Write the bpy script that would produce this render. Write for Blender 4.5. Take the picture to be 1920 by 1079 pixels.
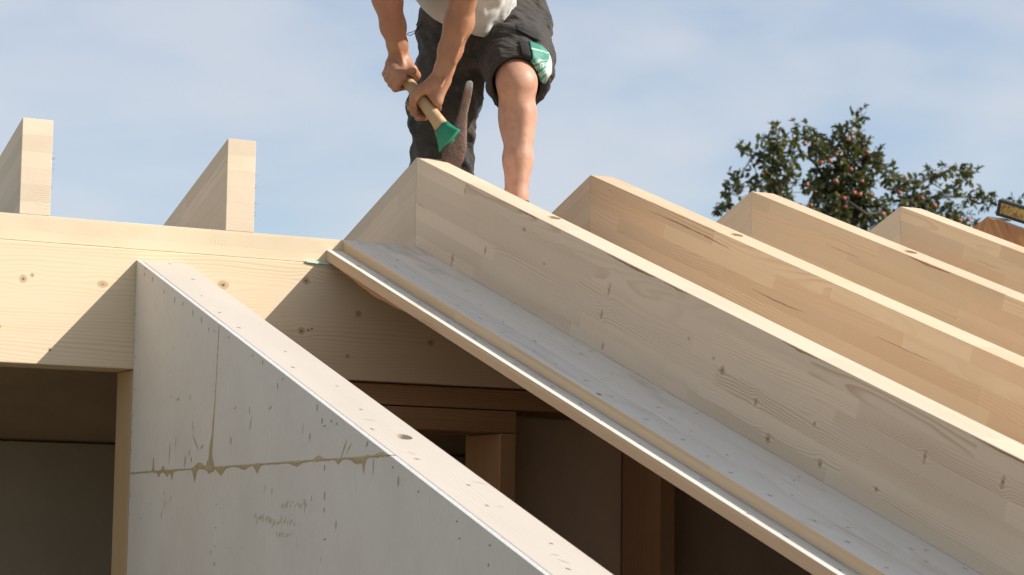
import bpy, bmesh, math, random
import numpy as np
from mathutils import Vector, Matrix, noise as mnoise
from mathutils.bvhtree import BVHTree

# ------------------------------------------------------------------ scene, camera, light
for o in list(bpy.data.objects): bpy.data.objects.remove(o, do_unlink=True)
scene = bpy.context.scene
COL = scene.collection
W, H, FPX = 1920.0, 1079.0, 4367.02
YAW, PITCH, ROLL = math.radians(28.29172), math.radians(6.45501), math.radians(0.76339)
CAM = Vector((-2.76852, -5.70810, -1.07486))
def cam_axes():
    cy, sy, cp, sp = math.cos(YAW), math.sin(YAW), math.cos(PITCH), math.sin(PITCH)
    f = Vector((sy*cp, cy*cp, sp)); r = Vector((cy, -sy, 0)); u = r.cross(f)
    cr, sr = math.cos(ROLL), math.sin(ROLL)
    return cr*r + sr*u, -sr*r + cr*u, f
CR, CU, CF = cam_axes()
cd = bpy.data.cameras.new('camera'); cam = bpy.data.objects.new('camera', cd); COL.objects.link(cam)
cam.matrix_world = Matrix(((CR.x, CU.x, -CF.x, CAM.x), (CR.y, CU.y, -CF.y, CAM.y), (CR.z, CU.z, -CF.z, CAM.z), (0, 0, 0, 1)))
cd.sensor_width = 36; cd.lens = FPX/W*36; cd.clip_start = .1; cd.clip_end = 5000
cd.dof.use_dof = True; cd.dof.focus_distance = 6.3; cd.dof.aperture_fstop = 11
scene.camera = cam
scene.view_settings.view_transform = 'Standard'; scene.view_settings.look = 'None'
scene.view_settings.exposure = 0.6; scene.view_settings.gamma = 1

SUN = Vector((.649, -.52, .531)).normalized()
sl = bpy.data.lights.new('sun', 'SUN'); sun = bpy.data.objects.new('sun', sl); COL.objects.link(sun)
sl.energy = 4.0; sl.angle = math.radians(.5); sl.color = (1, .965, .915)
sun.rotation_euler = SUN.to_track_quat('Z', 'Y').to_euler()

wd = bpy.data.worlds.new('World'); scene.world = wd; wd.use_nodes = True
nt = wd.node_tree; nt.nodes.clear()
def N(nt, t, **k):
    n = nt.nodes.new(t)
    for a, b in k.items(): setattr(n, a, b)
    return n
def build_world():
    L = nt.links.new
    sky = N(nt, 'ShaderNodeTexSky', sky_type='NISHITA', sun_disc=False)
    sky.sun_elevation = math.asin(SUN.z); sky.sun_rotation = math.atan2(SUN.x, SUN.y)
    sky.air_density = 1.0; sky.dust_density = 1.2; sky.ozone_density = 2.6
    tc = N(nt, 'ShaderNodeTexCoord'); mp = N(nt, 'ShaderNodeMapping')
    mp.inputs['Scale'].default_value = (1, 1, 2.6); mp.inputs['Location'].default_value = (.35, .1, .9)
    L(tc.outputs['Generated'], mp.inputs['Vector'])
    n1 = N(nt, 'ShaderNodeTexNoise'); n1.inputs['Scale'].default_value = 3.8; n1.inputs['Detail'].default_value = 4; n1.inputs['Roughness'].default_value = .5; n1.inputs['Distortion'].default_value = .3
    n2 = N(nt, 'ShaderNodeTexNoise'); n2.inputs['Scale'].default_value = 12; n2.inputs['Detail'].default_value = 3; n2.inputs['Roughness'].default_value = .45
    L(mp.outputs[0], n1.inputs['Vector']); L(mp.outputs[0], n2.inputs['Vector'])
    a = N(nt, 'ShaderNodeMath', operation='MULTIPLY_ADD'); a.inputs[1].default_value = .35
    L(n2.outputs['Fac'], a.inputs[0]); L(n1.outputs['Fac'], a.inputs[2])
    rp = N(nt, 'ShaderNodeMapRange', interpolation_type='SMOOTHSTEP'); rp.inputs['From Min'].default_value = .54; rp.inputs['From Max'].default_value = .84
    rp.inputs['To Min'].default_value = .16; rp.inputs['To Max'].default_value = .70
    L(a.outputs[0], rp.inputs['Value'])
    mx = N(nt, 'ShaderNodeMix', data_type='RGBA'); mx.inputs['B'].default_value = (4.3, 4.45, 4.8, 1)
    L(rp.outputs[0], mx.inputs['Factor']); L(sky.outputs[0], mx.inputs['A'])
    hs = N(nt, 'ShaderNodeHueSaturation'); hs.inputs['Saturation'].default_value = .91; hs.inputs['Value'].default_value = 1
    L(mx.outputs['Result'], hs.inputs['Color'])
    bg = N(nt, 'ShaderNodeBackground'); bg.inputs['Strength'].default_value = .108
    tn = N(nt, 'ShaderNodeMix', data_type='RGBA', blend_type='MULTIPLY'); tn.inputs['Factor'].default_value = 1; tn.inputs['B'].default_value = (1.0, .995, .99, 1)
    L(hs.outputs[0], tn.inputs['A']); L(tn.outputs['Result'], bg.inputs['Color'])
    out = N(nt, 'ShaderNodeOutputWorld'); L(bg.outputs[0], out.inputs['Surface'])
build_world()

AL = math.radians(19.918); CA, SA = math.cos(AL), math.sin(AL)
T = .08; HV = .246; HN = HV*CA; S = .5545
rnd = random.Random(7)

def at(px, py, Y):
    d = CF + CR*((px-W/2)/FPX) - CU*((py-H/2)/FPX)
    return CAM + d*((Y-CAM.y)/d.y)

# ------------------------------------------------------------------ helpers
def tag(o, label=None, cat=None, group=None, kind=None):
    for k, v in (('label', label), ('category', cat), ('group', group), ('kind', kind)):
        if v: o[k] = v
    return o
def empty(name, loc, label, cat, group=None):
    o = bpy.data.objects.new(name, None); COL.objects.link(o); o.location = loc; o.empty_display_size = .1
    return tag(o, label, cat, group)
def link(name, me, mats, parent=None, M=None, smooth=False):
    o = bpy.data.objects.new(name, me); COL.objects.link(o)
    for m in (mats if isinstance(mats, (list, tuple)) else [mats]): me.materials.append(m)
    if smooth: me.polygons.foreach_set('use_smooth', [True]*len(me.polygons))
    if M is not None: o.matrix_world = M
    if parent:
        bpy.context.view_layer.update()
        o.parent = parent; o.matrix_parent_inverse = Matrix.Translation(-parent.location)
    return o
def bmfin(bm, name, mats, parent=None, M=None, bevel=.0015, smooth=False):
    bmesh.ops.recalc_face_normals(bm, faces=bm.faces)
    if bevel:
        es = [e for e in bm.edges if len(e.link_faces) == 2 and e.calc_face_angle(0) > .5]
        bmesh.ops.bevel(bm, geom=es, offset=bevel, segments=2, affect='EDGES', profile=.5)
    me = bpy.data.meshes.new(name); bm.to_mesh(me); bm.free()
    return link(name, me, mats, parent, M, smooth)
def prism(poly, y0, y1, bm=None):
    """poly in (x,z), extruded along y"""
    bm = bm or bmesh.new()
    a = [bm.verts.new((p[0], y0, p[1])) for p in poly]; b = [bm.verts.new((p[0], y1, p[1])) for p in poly]
    bm.faces.new(a); bm.faces.new(b[::-1]); n = len(poly)
    for i in range(n): bm.faces.new((a[i], b[i], b[(i+1) % n], a[(i+1) % n]))
    return bm
def box(x0, x1, y0, y1, z0, z1, bm=None):
    return prism([(x0, z0), (x1, z0), (x1, z1), (x0, z1)], y0, y1, bm)
# local frames: x runs down the slope, y is thickness, z is the normal of the roof plane
def frame_near(x=0, z=0): return Matrix(((0, 1, 0, x), (-CA, 0, -SA, 0), (-SA, 0, CA, z), (0, 0, 0, 1)))
def frame_far(x=0, z=0): return Matrix(((0, -1, 0, x), (CA, 0, SA, 0), (-SA, 0, CA, z), (0, 0, 0, 1)))
def tube(bm, pts, rads, seg=8):
    rings = []
    for i, (p, r) in enumerate(zip(pts, rads)):
        p = Vector(p); d = (Vector(pts[min(i+1, len(pts)-1)]) - Vector(pts[max(i-1, 0)])).normalized()
        u = d.cross(Vector((.31, .52, .8))).normalized(); v = d.cross(u)
        rings.append([bm.verts.new(p + (u*math.cos(a)+v*math.sin(a))*r) for a in (2*math.pi*k/seg for k in range(seg))])
    for a, b in zip(rings, rings[1:]):
        for k in range(seg): bm.faces.new((a[k], a[(k+1) % seg], b[(k+1) % seg], b[k]))
    bm.faces.new(rings[0][::-1]); bm.faces.new(rings[-1])

# ------------------------------------------------------------------ materials
class G:
    """tiny node graph helper"""
    def __init__(s, name):
        s.m = bpy.data.materials.new(name); s.m.use_nodes = True; s.t = s.m.node_tree; s.t.nodes.clear()
        s.out = s.n('ShaderNodeOutputMaterial'); s.b = s.n('ShaderNodeBsdfPrincipled'); s.l(s.b.outputs[0], s.out.inputs[0])
    def n(s, t, **k): return N(s.t, t, **k)
    def l(s, a, b): s.t.links.new(a, b)
    def put(s, inp, v):
        if v is None: return
        if hasattr(v, 'is_output') or hasattr(v, 'links'): s.l(v, inp)
        else: inp.default_value = v
    def m2(s, op, a, b=None, c=None, clamp=False):
        n = s.n('ShaderNodeMath', operation=op, use_clamp=clamp); s.put(n.inputs[0], a)
        if b is not None: s.put(n.inputs[1], b)
        if c is not None: s.put(n.inputs[2], c)
        return n.outputs[0]
    def comb(s, x, y, z):
        n = s.n('ShaderNodeCombineXYZ')
        for i, v in enumerate((x, y, z)): s.put(n.inputs[i], v)
        return n.outputs[0]
    def noise(s, v, scale=1, detail=2, rough=.5, dist=0):
        n = s.n('ShaderNodeTexNoise'); s.put(n.inputs['Vector'], v); n.inputs['Scale'].default_value = scale
        n.inputs['Detail'].default_value = detail; n.inputs['Roughness'].default_value = rough; n.inputs['Distortion'].default_value = dist
        return n.outputs['Fac']
    def white(s, v):
        n = s.n('ShaderNodeTexWhiteNoise', noise_dimensions='3D'); s.put(n.inputs['Vector'], v); return n
    def rng(s, v, a, b, c=0, d=1, sm=True):
        n = s.n('ShaderNodeMapRange', interpolation_type='SMOOTHSTEP' if sm else 'LINEAR')
        for i, q in enumerate((v, a, b, c, d)): s.put(n.inputs[i], q)
        return n.outputs[0]
    def mix(s, f, a, b, mode='MIX'):
        n = s.n('ShaderNodeMix', data_type='RGBA', blend_type=mode); s.put(n.inputs['Factor'], f)
        s.put(n.inputs['A'], a if not isinstance(a, tuple) else (*a[:3], 1)); s.put(n.inputs['B'], b if not isinstance(b, tuple) else (*b[:3], 1))
        return n.outputs['Result']
    def bump(s, h, strength=.3, dist=.001):
        n = s.n('ShaderNodeBump'); n.inputs['Strength'].default_value = strength; n.inputs['Distance'].default_value = dist
        s.l(h, n.inputs['Height']); s.l(n.outputs[0], s.b.inputs['Normal'])
    def obj(s, objrand=True):
        tc = s.n('ShaderNodeTexCoord'); sp = s.n('ShaderNodeSeparateXYZ'); s.l(tc.outputs['Object'], sp.inputs[0])
        return sp.outputs[0], sp.outputs[1], sp.outputs[2]

def knot_group():
    g = bpy.data.node_groups.new('knot', 'ShaderNodeTree')
    for nm in ('x', 'z', 'cx', 'cz', 'rx', 'rz'): g.interface.new_socket(nm, in_out='INPUT', socket_type='NodeSocketFloat')
    g.interface.new_socket('mask', in_out='OUTPUT', socket_type='NodeSocketFloat')
    g.interface.new_socket('warp', in_out='OUTPUT', socket_type='NodeSocketFloat')
    gi = N(g, 'NodeGroupInput'); go = N(g, 'NodeGroupOutput'); L = g.links.new
    def M(op, a, b=None, c=None):
        n = N(g, 'ShaderNodeMath', operation=op)
        for i, v in enumerate((a, b, c)):
            if v is None: continue
            if isinstance(v, (int, float)): n.inputs[i].default_value = v
            else: L(v, n.inputs[i])
        return n.outputs[0]
    o = gi.outputs
    dx = M('SUBTRACT', o['x'], o['cx']); dz = M('SUBTRACT', o['z'], o['cz'])
    nx = M('DIVIDE', dx, o['rx']); nz = M('DIVIDE', dz, o['rz'])
    d = M('SQRT', M('ADD', M('MULTIPLY', nx, nx), M('MULTIPLY', nz, nz)))
    L(M('SUBTRACT', 1.35, d), go.inputs['mask'])
    # grain bends round the knot
    d2 = M('ADD', M('POWER', M('DIVIDE', nx, 3.2), 2.0), M('POWER', M('DIVIDE', nz, 2.2), 2.0))
    L(M('MULTIPLY', M('EXPONENT', M('MULTIPLY', d2, -1.0)), M('MULTIPLY', dz, .75)), go.inputs['warp'])
    return g
KG = knot_group()

def wood(name, base, dark, lam=.04, seg=.55, F=190, knots=(), kr=.055, kdark=(.16, .075, .03), grain=.5, var=.12, pith=.09, rough=.62, seed=0., warm=None, top=None, ksc=(2.0, 9.0), axes='xyz', scars=0.):
    g = G(name); X = g.obj()
    x, y, z = (X['xyz'.index(c)] for c in axes)
    oi = g.n('ShaderNodeObjectInfo').outputs['Random']
    sd = g.m2('MULTIPLY_ADD', oi, 37.0, seed)
    # lamellas, and pieces along them
    if lam:
        zi = g.m2('FLOOR', g.m2('DIVIDE', z, lam))
        h0 = g.white(g.comb(zi, sd, 3.3)).outputs['Value']
        xi = g.m2('FLOOR', g.m2('ADD', g.m2('DIVIDE', x, seg), g.m2('MULTIPLY', h0, 9.0)))
    else:
        zi = 1.0; xi = 2.0
    wn = g.white(g.comb(zi, xi, sd)); wv = wn.outputs['Value']
    ws = g.n('ShaderNodeSeparateColor'); g.l(wn.outputs['Color'], ws.inputs[0])
    r1, r2, r3 = ws.outputs
    zz = z; mask = None
    for k in knots:
        n = g.n('ShaderNodeGroup', node_tree=KG)
        g.l(x, n.inputs['x']); g.l(z, n.inputs['z'])
        for nm, v in zip(('cx', 'cz', 'rx', 'rz'), k): n.inputs[nm].default_value = v
        zz = g.m2('SUBTRACT', zz, n.outputs['warp'])
        mask = n.outputs['mask'] if mask is None else g.m2('MAXIMUM', mask, n.outputs['mask'])
    # ring field
    big = g.noise(g.comb(g.m2('MULTIPLY', x, 1.1), g.m2('MULTIPLY_ADD', y, 5.0, g.m2('MULTIPLY', wv, 50.0)), g.m2('MULTIPLY', zz, 7.0)), 1, 2, .4)
    wob = g.noise(g.comb(g.m2('MULTIPLY', x, 6.0), g.m2('MULTIPLY', y, 30.0), g.m2('MULTIPLY_ADD', zz, 30.0, g.m2('MULTIPLY', wv, 20.0))), 1, 1, .5)
    py = g.m2('ADD', y, g.m2('MULTIPLY_ADD', r1, pith, .02)); pz = g.m2('ADD', zz, g.m2('MULTIPLY', g.m2('SUBTRACT', r2, .5), .16 if lam else .1))
    rr = g.m2('SQRT', g.m2('ADD', g.m2('MULTIPLY', py, py), g.m2('MULTIPLY', pz, pz)))
    rr = g.m2('ADD', rr, g.m2('ADD', g.m2('MULTIPLY', g.m2('SUBTRACT', big, .5), .085), g.m2('MULTIPLY', g.m2('SUBTRACT', wob, .5), .004)))
    fr = g.m2('FRACT', g.m2('MULTIPLY', rr, F))
    ring = g.m2('MULTIPLY', g.rng(fr, .3, .92), g.rng(fr, 1.0, .93))
    str_ = g.rng(g.noise(g.comb(g.m2('MULTIPLY', x, .9), g.m2('MULTIPLY', y, 9.0), g.m2('MULTIPLY_ADD', z, 14.0, g.m2('MULTIPLY', r3, 30.0))), 1, 2, .5), .4, .72)
    fib = g.noise(g.comb(g.m2('MULTIPLY', x, 5.0), g.m2('MULTIPLY', y, 230.0), g.m2('MULTIPLY_ADD', zz, 230.0, g.m2('MULTIPLY', wv, 99.0))), 1, 3, .6)
    fac = g.m2('ADD', g.m2('MULTIPLY', ring, g.m2('MULTIPLY_ADD', str_, grain, grain*.22)), g.m2('MULTIPLY', g.m2('SUBTRACT', fib, .5), .22), clamp=True)
    c = g.mix(fac, base, dark)
    # tone of each glued piece
    tv = g.m2('MULTIPLY_ADD', g.m2('SUBTRACT', wv, .5), var, 1.0)
    blot = g.noise(g.comb(g.m2('MULTIPLY', x, 1.3), g.m2('MULTIPLY', y, 3.0), g.m2('MULTIPLY_ADD', z, 4.0, sd)), 1, 4, .6)
    tv = g.m2('MULTIPLY', tv, g.m2('MULTIPLY_ADD', g.m2('SUBTRACT', blot, .5), .22, 1.0))
    c = g.mix(1.0, c, g.comb(tv, tv, tv), 'MULTIPLY')
    if warm: c = g.mix(g.m2('MULTIPLY', g.rng(r3, .45, 1), .5), c, warm)
    # random small knots
    vo = g.n('ShaderNodeTexVoronoi', feature='F1'); vo.inputs['Scale'].default_value = 1
    g.put(vo.inputs['Vector'], g.comb(g.m2('MULTIPLY', x, ksc[0]), g.m2('MULTIPLY_ADD', y, 2.5, sd), g.m2('MULTIPLY', z, ksc[1])))
    vs = g.n('ShaderNodeSeparateColor'); g.l(vo.outputs['Color'], vs.inputs[0])
    kd = g.m2('ADD', vo.outputs['Distance'], g.m2('MULTIPLY', g.m2('SUBTRACT', g.noise(g.comb(g.m2('MULTIPLY', x, 40.0), y, g.m2('MULTIPLY', z, 60.0)), 1, 2), .5), .04))
    rad = g.m2('MULTIPLY', vs.outputs[0], kr)
    km = g.rng(g.m2('SUBTRACT', rad, kd), -.006, .012)
    halo = g.rng(g.m2('SUBTRACT', g.m2('MULTIPLY', rad, 2.0), kd), 0, .08)
    c = g.mix(g.m2('MULTIPLY', halo, .3), c, tuple(.5*(a+b) for a, b in zip(dark, kdark)))
    c = g.mix(g.m2('MULTIPLY', km, .85), c, kdark)
    if scars:
        st = g.noise(g.comb(g.m2('MULTIPLY', x, 2.4), y, g.m2('MULTIPLY_ADD', z, 11.0, sd)), 1, 5, .7, .5)
        c = g.mix(g.rng(st, .50, .68, 0, .55), c, (.53, .43, .32)); c = g.mix(g.rng(st, .42, .30, 0, .5), c, (.80, .79, .74))
    if mask is not None:
        mk = g.m2('ADD', mask, g.m2('MULTIPLY', g.m2('SUBTRACT', g.noise(g.comb(g.m2('MULTIPLY', x, 60.0), y, g.m2('MULTIPLY', z, 90.0)), 1, 3), .5), .6))
        rings_ = g.m2('MULTIPLY_ADD', g.m2('SINE', g.m2('MULTIPLY', mask, 16.0)), .15, .85)
        c = g.mix(g.m2('MULTIPLY', g.rng(mk, .15, .6), g.m2('MULTIPLY', rings_, .62)), c, tuple(a*.55+b*.45 for a, b in zip(kdark, dark)))
        c = g.mix(g.rng(mk, .95, 1.25, 0, .85), c, tuple(a*.5 for a in kdark))
    if scars:
        sn = g.noise(g.comb(g.m2('MULTIPLY', x, 7.0), y, g.m2('MULTIPLY_ADD', z, 95.0, sd)), 1, 3, .65)
        c = g.mix(g.rng(sn, .76, .84, 0, scars), c, tuple(a*.9 for a in kdark))
    # darker hairline between lamellas
    if lam:
        fz = g.m2('FRACT', g.m2('DIVIDE', z, lam)); ln = g.m2('ADD', g.rng(fz, .03, 0), g.rng(fz, .985, 1.0))
        c = g.mix(g.m2('MULTIPLY', ln, .16), c, tuple(a*.6 for a in dark))
        fx = g.m2('FRACT', g.m2('ADD', g.m2('DIVIDE', x, seg), g.m2('MULTIPLY', h0, 9.0)))
        fj = g.m2('MULTIPLY', g.rng(fx, .04, .0), g.rng(g.m2('FRACT', g.m2('MULTIPLY', z, 260.0)), .3, .7))
        c = g.mix(g.m2('MULTIPLY', fj, .22), c, tuple(a*1.12 for a in base))
    g.put(g.b.inputs['Base Color'], c); g.b.inputs['Roughness'].default_value = rough; g.b.inputs['Specular IOR Level'].default_value = .25
    g.bump(g.m2('ADD', g.m2('MULTIPLY', fac, -.6), g.m2('MULTIPLY', fib, .7)), .35, .0008)
    return g.m

def plain(name, col, rough=.7, nsc=8, var=.25, bump=.2, bsc=60, metal=0, spec=.4, det=4):
    g = G(name); tc = g.n('ShaderNodeTexCoord').outputs['Object']
    n = g.noise(tc, nsc, det, .6); v = g.m2('MULTIPLY_ADD', g.m2('SUBTRACT', n, .5), var*2, 1.0)
    g.put(g.b.inputs['Base Color'], g.mix(1.0, col, g.comb(v, v, v), 'MULTIPLY'))
    g.b.inputs['Roughness'].default_value = rough; g.b.inputs['Metallic'].default_value = metal; g.b.inputs['Specular IOR Level'].default_value = spec
    if bump: g.bump(g.noise(tc, bsc, 4, .6), bump, .004)
    return g.m

# ---- knot positions on the timbers that are seen closest (u down the slope / height in the timber)
R0K = [(.323, -.0235, .0055, .010), (.681, -.0435, .010, .006), (.319, -.2115, .007, .019), (.495, -.1436, .006, .014), (1.14, -.082, .005, .017), (1.127, -.144, .006, .012),
       (.812, -.100, .006, .005), (1.665, -.123, .011, .011), (2.025, -.1295, .006, .006), (2.383, -.0815, .006, .014), (2.07, -.1995, .008, .010), (1.879, -.208, .011, .011), (2.262, -.1875, .006, .006), (2.609, -.0553, .006, .014), (1.159, -.2125, .007, .009), (1.512, -.0946, .005, .004), (1.623, -.1076, .007, .004), (1.81, -.15, .006, .010)]
M_raf0 = wood('spruce_front_rafter', (.75, .59, .425), (.57, .395, .25), knots=R0K, kdark=(.25, .12, .05), F=190, kr=.045, grain=.85, var=.14, ksc=(2.2, 10))
M_raf = wood('spruce_rafter', (.69, .53, .35), (.54, .36, .20), F=170, kr=.055, grain=.7, var=.16, warm=(.63, .43, .26), seed=4.2)
M_raf_far = wood('spruce_far_rafter', (.65, .525, .38), (.49, .345, .21), F=190, kr=.05, grain=.45, var=.14, seed=8.2)
BK = [(-1.095, -.412, .010, .011), (-1.072, -.401, .006, .006), (-.888, -.412, .014, .009), (-1.02, -.585, .004, .004), (-.56, -.392, .016, .012), (-.325, -.365, .011, .011), (-.335, -.500, .010, .010), (-.17, -.445, .010, .009), (.05, -.51, .012, .008), (-1.15, -.535, .004, .004), (-.20, -.56, .007, .006), (-.70, -.37, .003, .003)]
M_beam = wood('yellow_spruce_beam', (.69, .55, .37), (.50, .33, .16), lam=None, F=105, knots=BK, kr=0.0, grain=.40, var=.05, pith=.05, seed=2.0, kdark=(.20, .09, .03))
M_deck = wood('spruce_roof_board', (.74, .68, .57), (.57, .49, .385), axes='xzy', lam=.14, seg=1.7, F=120, kr=.05, ksc=(3.2, 6), grain=.55, var=.16, seed=6.0, kdark=(.17, .11, .07), scars=.6)
M_edge = wood('spruce_board_edge', (.62, .46, .29), (.46, .29, .15), axes='xyz', lam=.03, seg=.9, F=230, kr=.16, ksc=(2.6, 9), grain=.5, var=.2, seed=1.0)
M_plate = wood('spruce_top_plate', (.53, .465, .385), (.43, .345, .255), axes='xzy', lam=None, F=120, kr=.05, ksc=(3.5, 7), grain=.35, var=.08, seed=3.0)
M_band = wood('pale_spruce_band', (.69, .56, .38), (.52, .37, .21), knots=[(.90, -.262, .005, .005), (.80, -.264, .007, .006), (.62, -.283, .004, .004), (.53, -.286, .005, .005)], axes='xyz', lam=.03, seg=.5, F=180, kr=.0, ksc=(4, 14), grain=.4, var=.12, seed=5.0)
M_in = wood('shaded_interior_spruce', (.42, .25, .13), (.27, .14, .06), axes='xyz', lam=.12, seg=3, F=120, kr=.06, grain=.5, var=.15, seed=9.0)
M_post = wood('spruce_post', (.56, .38, .21), (.40, .23, .10), axes='zyx', lam=None, F=150, kr=.09, ksc=(2.5, 8), grain=.4, var=.15, seed=11.0)
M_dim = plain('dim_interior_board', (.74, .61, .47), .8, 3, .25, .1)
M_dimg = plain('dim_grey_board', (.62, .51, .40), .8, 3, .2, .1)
M_slab = plain('dusty_board_floor', (.33, .25, .18), .9, 1.5, .3, .3, 20)
M_render = plain('grey_wall_board', (.42, .39, .34), .85, 2, .15, .2)
M_core = plain('warm_flake_board', (.42, .28, .17), .8, 9, .35, .3)
M_tape = plain('mint_membrane', (.42, .60, .50), .6, 20, .15, .4, 30)
M_nail = plain('dark_staple_mark', (.11, .095, .08), .6, 60, .3, 0)
M_glue = plain('yellow_brown_glue', (.52, .40, .22), .45, 40, .35, .8, 90)
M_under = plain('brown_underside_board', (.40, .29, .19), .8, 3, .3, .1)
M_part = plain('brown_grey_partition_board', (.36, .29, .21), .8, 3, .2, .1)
M_smear = plain('dried_glue_smear', (.52, .40, .22), .7, 40, .2, 0)
M_split = plain('brown_bark_streak', (.33, .19, .11), .8, 50, .4, .4, 120)

def gyp():
    g = G('grey_fibre_board'); x, y, z = g.obj()
    v = g.comb(g.m2('MULTIPLY', x, 1.0), g.m2('MULTIPLY', y, 1.0), z)
    a = g.noise(v, 3.5, 5, .6); b = g.noise(g.comb(x, g.m2('MULTIPLY', y, 130.0), g.m2('MULTIPLY', z, 24.0)), 1, 3, .6)
    c2 = g.noise(g.comb(x, g.m2('MULTIPLY', y, 22.0), g.m2('MULTIPLY', z, 9.0)), 1, 4, .7)
    c = g.mix(g.rng(a, .3, .7), (.75, .675, .58), (.81, .74, .645))
    c = g.mix(g.m2('MULTIPLY', g.m2('ABSOLUTE', g.m2('SUBTRACT', b, .5)), .55), c, (.33, .31, .28))
    c = g.mix(g.rng(c2, .66, .8, 0, .35), c, (.36, .30, .22))
    sp = g.noise(v, 55, 3, .6); c = g.mix(g.rng(sp, .70, .76, 0, .5), c, (.27, .24, .2))
    g.put(g.b.inputs['Base Color'], c); g.b.inputs['Roughness'].default_value = .85; g.b.inputs['Specular IOR Level'].default_value = .2
    g.bump(g.m2('ADD', b, a), .2, .001); return g.m
M_gyp = gyp()
M_gypedge = plain('white_torn_board_edge', (.52, .51, .485), .9, 30, .12, .6, 120)

# ------------------------------------------------------------------ ground
def ground():
    g = G('mown_grass'); tc = g.n('ShaderNodeTexCoord').outputs['Object']
    a = g.noise(tc, .15, 6, .6); b = g.noise(tc, 6, 5, .7)
    c = g.mix(g.rng(a, .35, .65), (.06, .09, .03), (.13, .12, .06)); c = g.mix(g.m2('MULTIPLY', b, .5), c, (.05, .06, .025))
    g.put(g.b.inputs['Base Color'], c); g.b.inputs['Roughness'].default_value = .95; g.bump(b, .6, .05)
    bm = bmesh.new(); bmesh.ops.create_grid(bm, x_segments=40, y_segments=40, size=1500)
    tag(bmfin(bm, 'ground', g.m, M=Matrix.Translation((0, 0, -3.75)), bevel=0), kind='structure')
    bm = box(-5.2, 2.4, -3.7, 3.7, -3.74, -3.5)
    tag(bmfin(bm, 'floor', M_slab), kind='structure')
ground()

# ------------------------------------------------------------------ rafters
def hole_cut(o, centers, r=.021, depth=.014):
    """shallow round screw pockets milled into the top face (local z=0), angled like the drill"""
    bm = bmesh.new()
    for cx, cy in centers:
        m = Matrix.Translation((cx, cy, -depth+.03)) @ Matrix.Rotation(math.radians(0), 4, 'Y')
        bmesh.ops.create_cone(bm, cap_ends=True, segments=32, radius1=r, radius2=r, depth=.06, matrix=m)
    me = bpy.data.meshes.new('cut'); bm.to_mesh(me); bm.free()
    c = bpy.data.objects.new('cut', me); COL.objects.link(c); c.matrix_world = o.matrix_world
    md = o.modifiers.new('b', 'BOOLEAN'); md.object = c; md.operation = 'DIFFERENCE'; md.solver = 'EXACT'
    bpy.context.view_layer.update()
    dg = bpy.context.evaluated_depsgraph_get(); nm = bpy.data.meshes.new_from_object(o.evaluated_get(dg))
    o.modifiers.clear(); old = o.data; o.data = nm; nm.name = old.name
    bpy.data.objects.remove(c, do_unlink=True)

def rafter_poly(L):
    # plumb cut at the ridge, top edge at z=0
    return [(0, 0), (L, 0), (L, -HN), (HV*SA, -HN)]
def fuzz(bm, y, rng_, n, u0, w0, w1, out):
    """splintered fibres along a sawn edge"""
    for _ in range(n):
        w = rng_.uniform(w0, w1); l = rng_.uniform(.002, .012)*rng_.random()**.5; u = -w*SA/CA
        a = bm.verts.new((u+.001, y, w)); b = bm.verts.new((u+.003, y, w-.0008)); c = bm.verts.new((u-.001, y+out*l, w+rng_.uniform(-.003, .003)))
        d = bm.verts.new((u+.004, y, w+.001))
        for f in ((a, b, c), (b, d, c), (d, a, c)): bm.faces.new(f)

near_labels = ['long pale near-side rafter nearest the camera, worker standing right behind it',
               'near-side rafter second from the front, right behind the worker, with a long reddish streak',
               'near-side rafter third from the front, its peak in front of the apple tree',
               'near-side rafter furthest back, next to the orange edge board']
far_labels = ['far-side rafter at the left picture edge with a bare sawn end', 'far-side rafter with a bare sawn end standing alone on the ridge band',
              'far-side rafter meeting the front rafter at the peak below the worker', 'far-side rafter meeting the second near rafter behind the worker',
              'far-side rafter in front of the left part of the apple tree', 'far-side rafter furthest back, in front of the apple tree']
raf_near = []
for k in range(4):
    bm = prism(rafter_poly(4.05), 0, T)
    o = bmfin(bm, 'roof_rafter', M_raf0 if k == 0 else M_raf, M=frame_near(k*S), bevel=.0012)
    hole_cut(o, [((.7167, .7258, .7448, .73)[k], .042 if k else .054)])
    tag(o, near_labels[k], 'rafter', 'rafters on the near roof slope'); raf_near.append(o)
rr = random.Random(3)
for k in range(-2, 4):
    bm = prism(rafter_poly(4.05), -T+.0, 0)
    bmesh.ops.recalc_face_normals(bm, faces=bm.faces)
    es = [e for e in bm.edges if e.calc_face_angle(0) > .5]
    bmesh.ops.bevel(bm, geom=es, offset=.0015, segments=2, affect='EDGES', profile=.5)
    if k < 0: fuzz(bm, -T, rr, 16, 0, -.19, -.075, -1)
    o = bmfin(bm, 'roof_rafter', M_raf_far, M=frame_far(k*S + (0 if k < 0 else 0)) @ Matrix.Translation((.0 if k < 0 else .0012, 0, 0)), bevel=0)
    tag(o, far_labels[k+2], 'rafter', 'rafters on the far roof slope')

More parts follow.
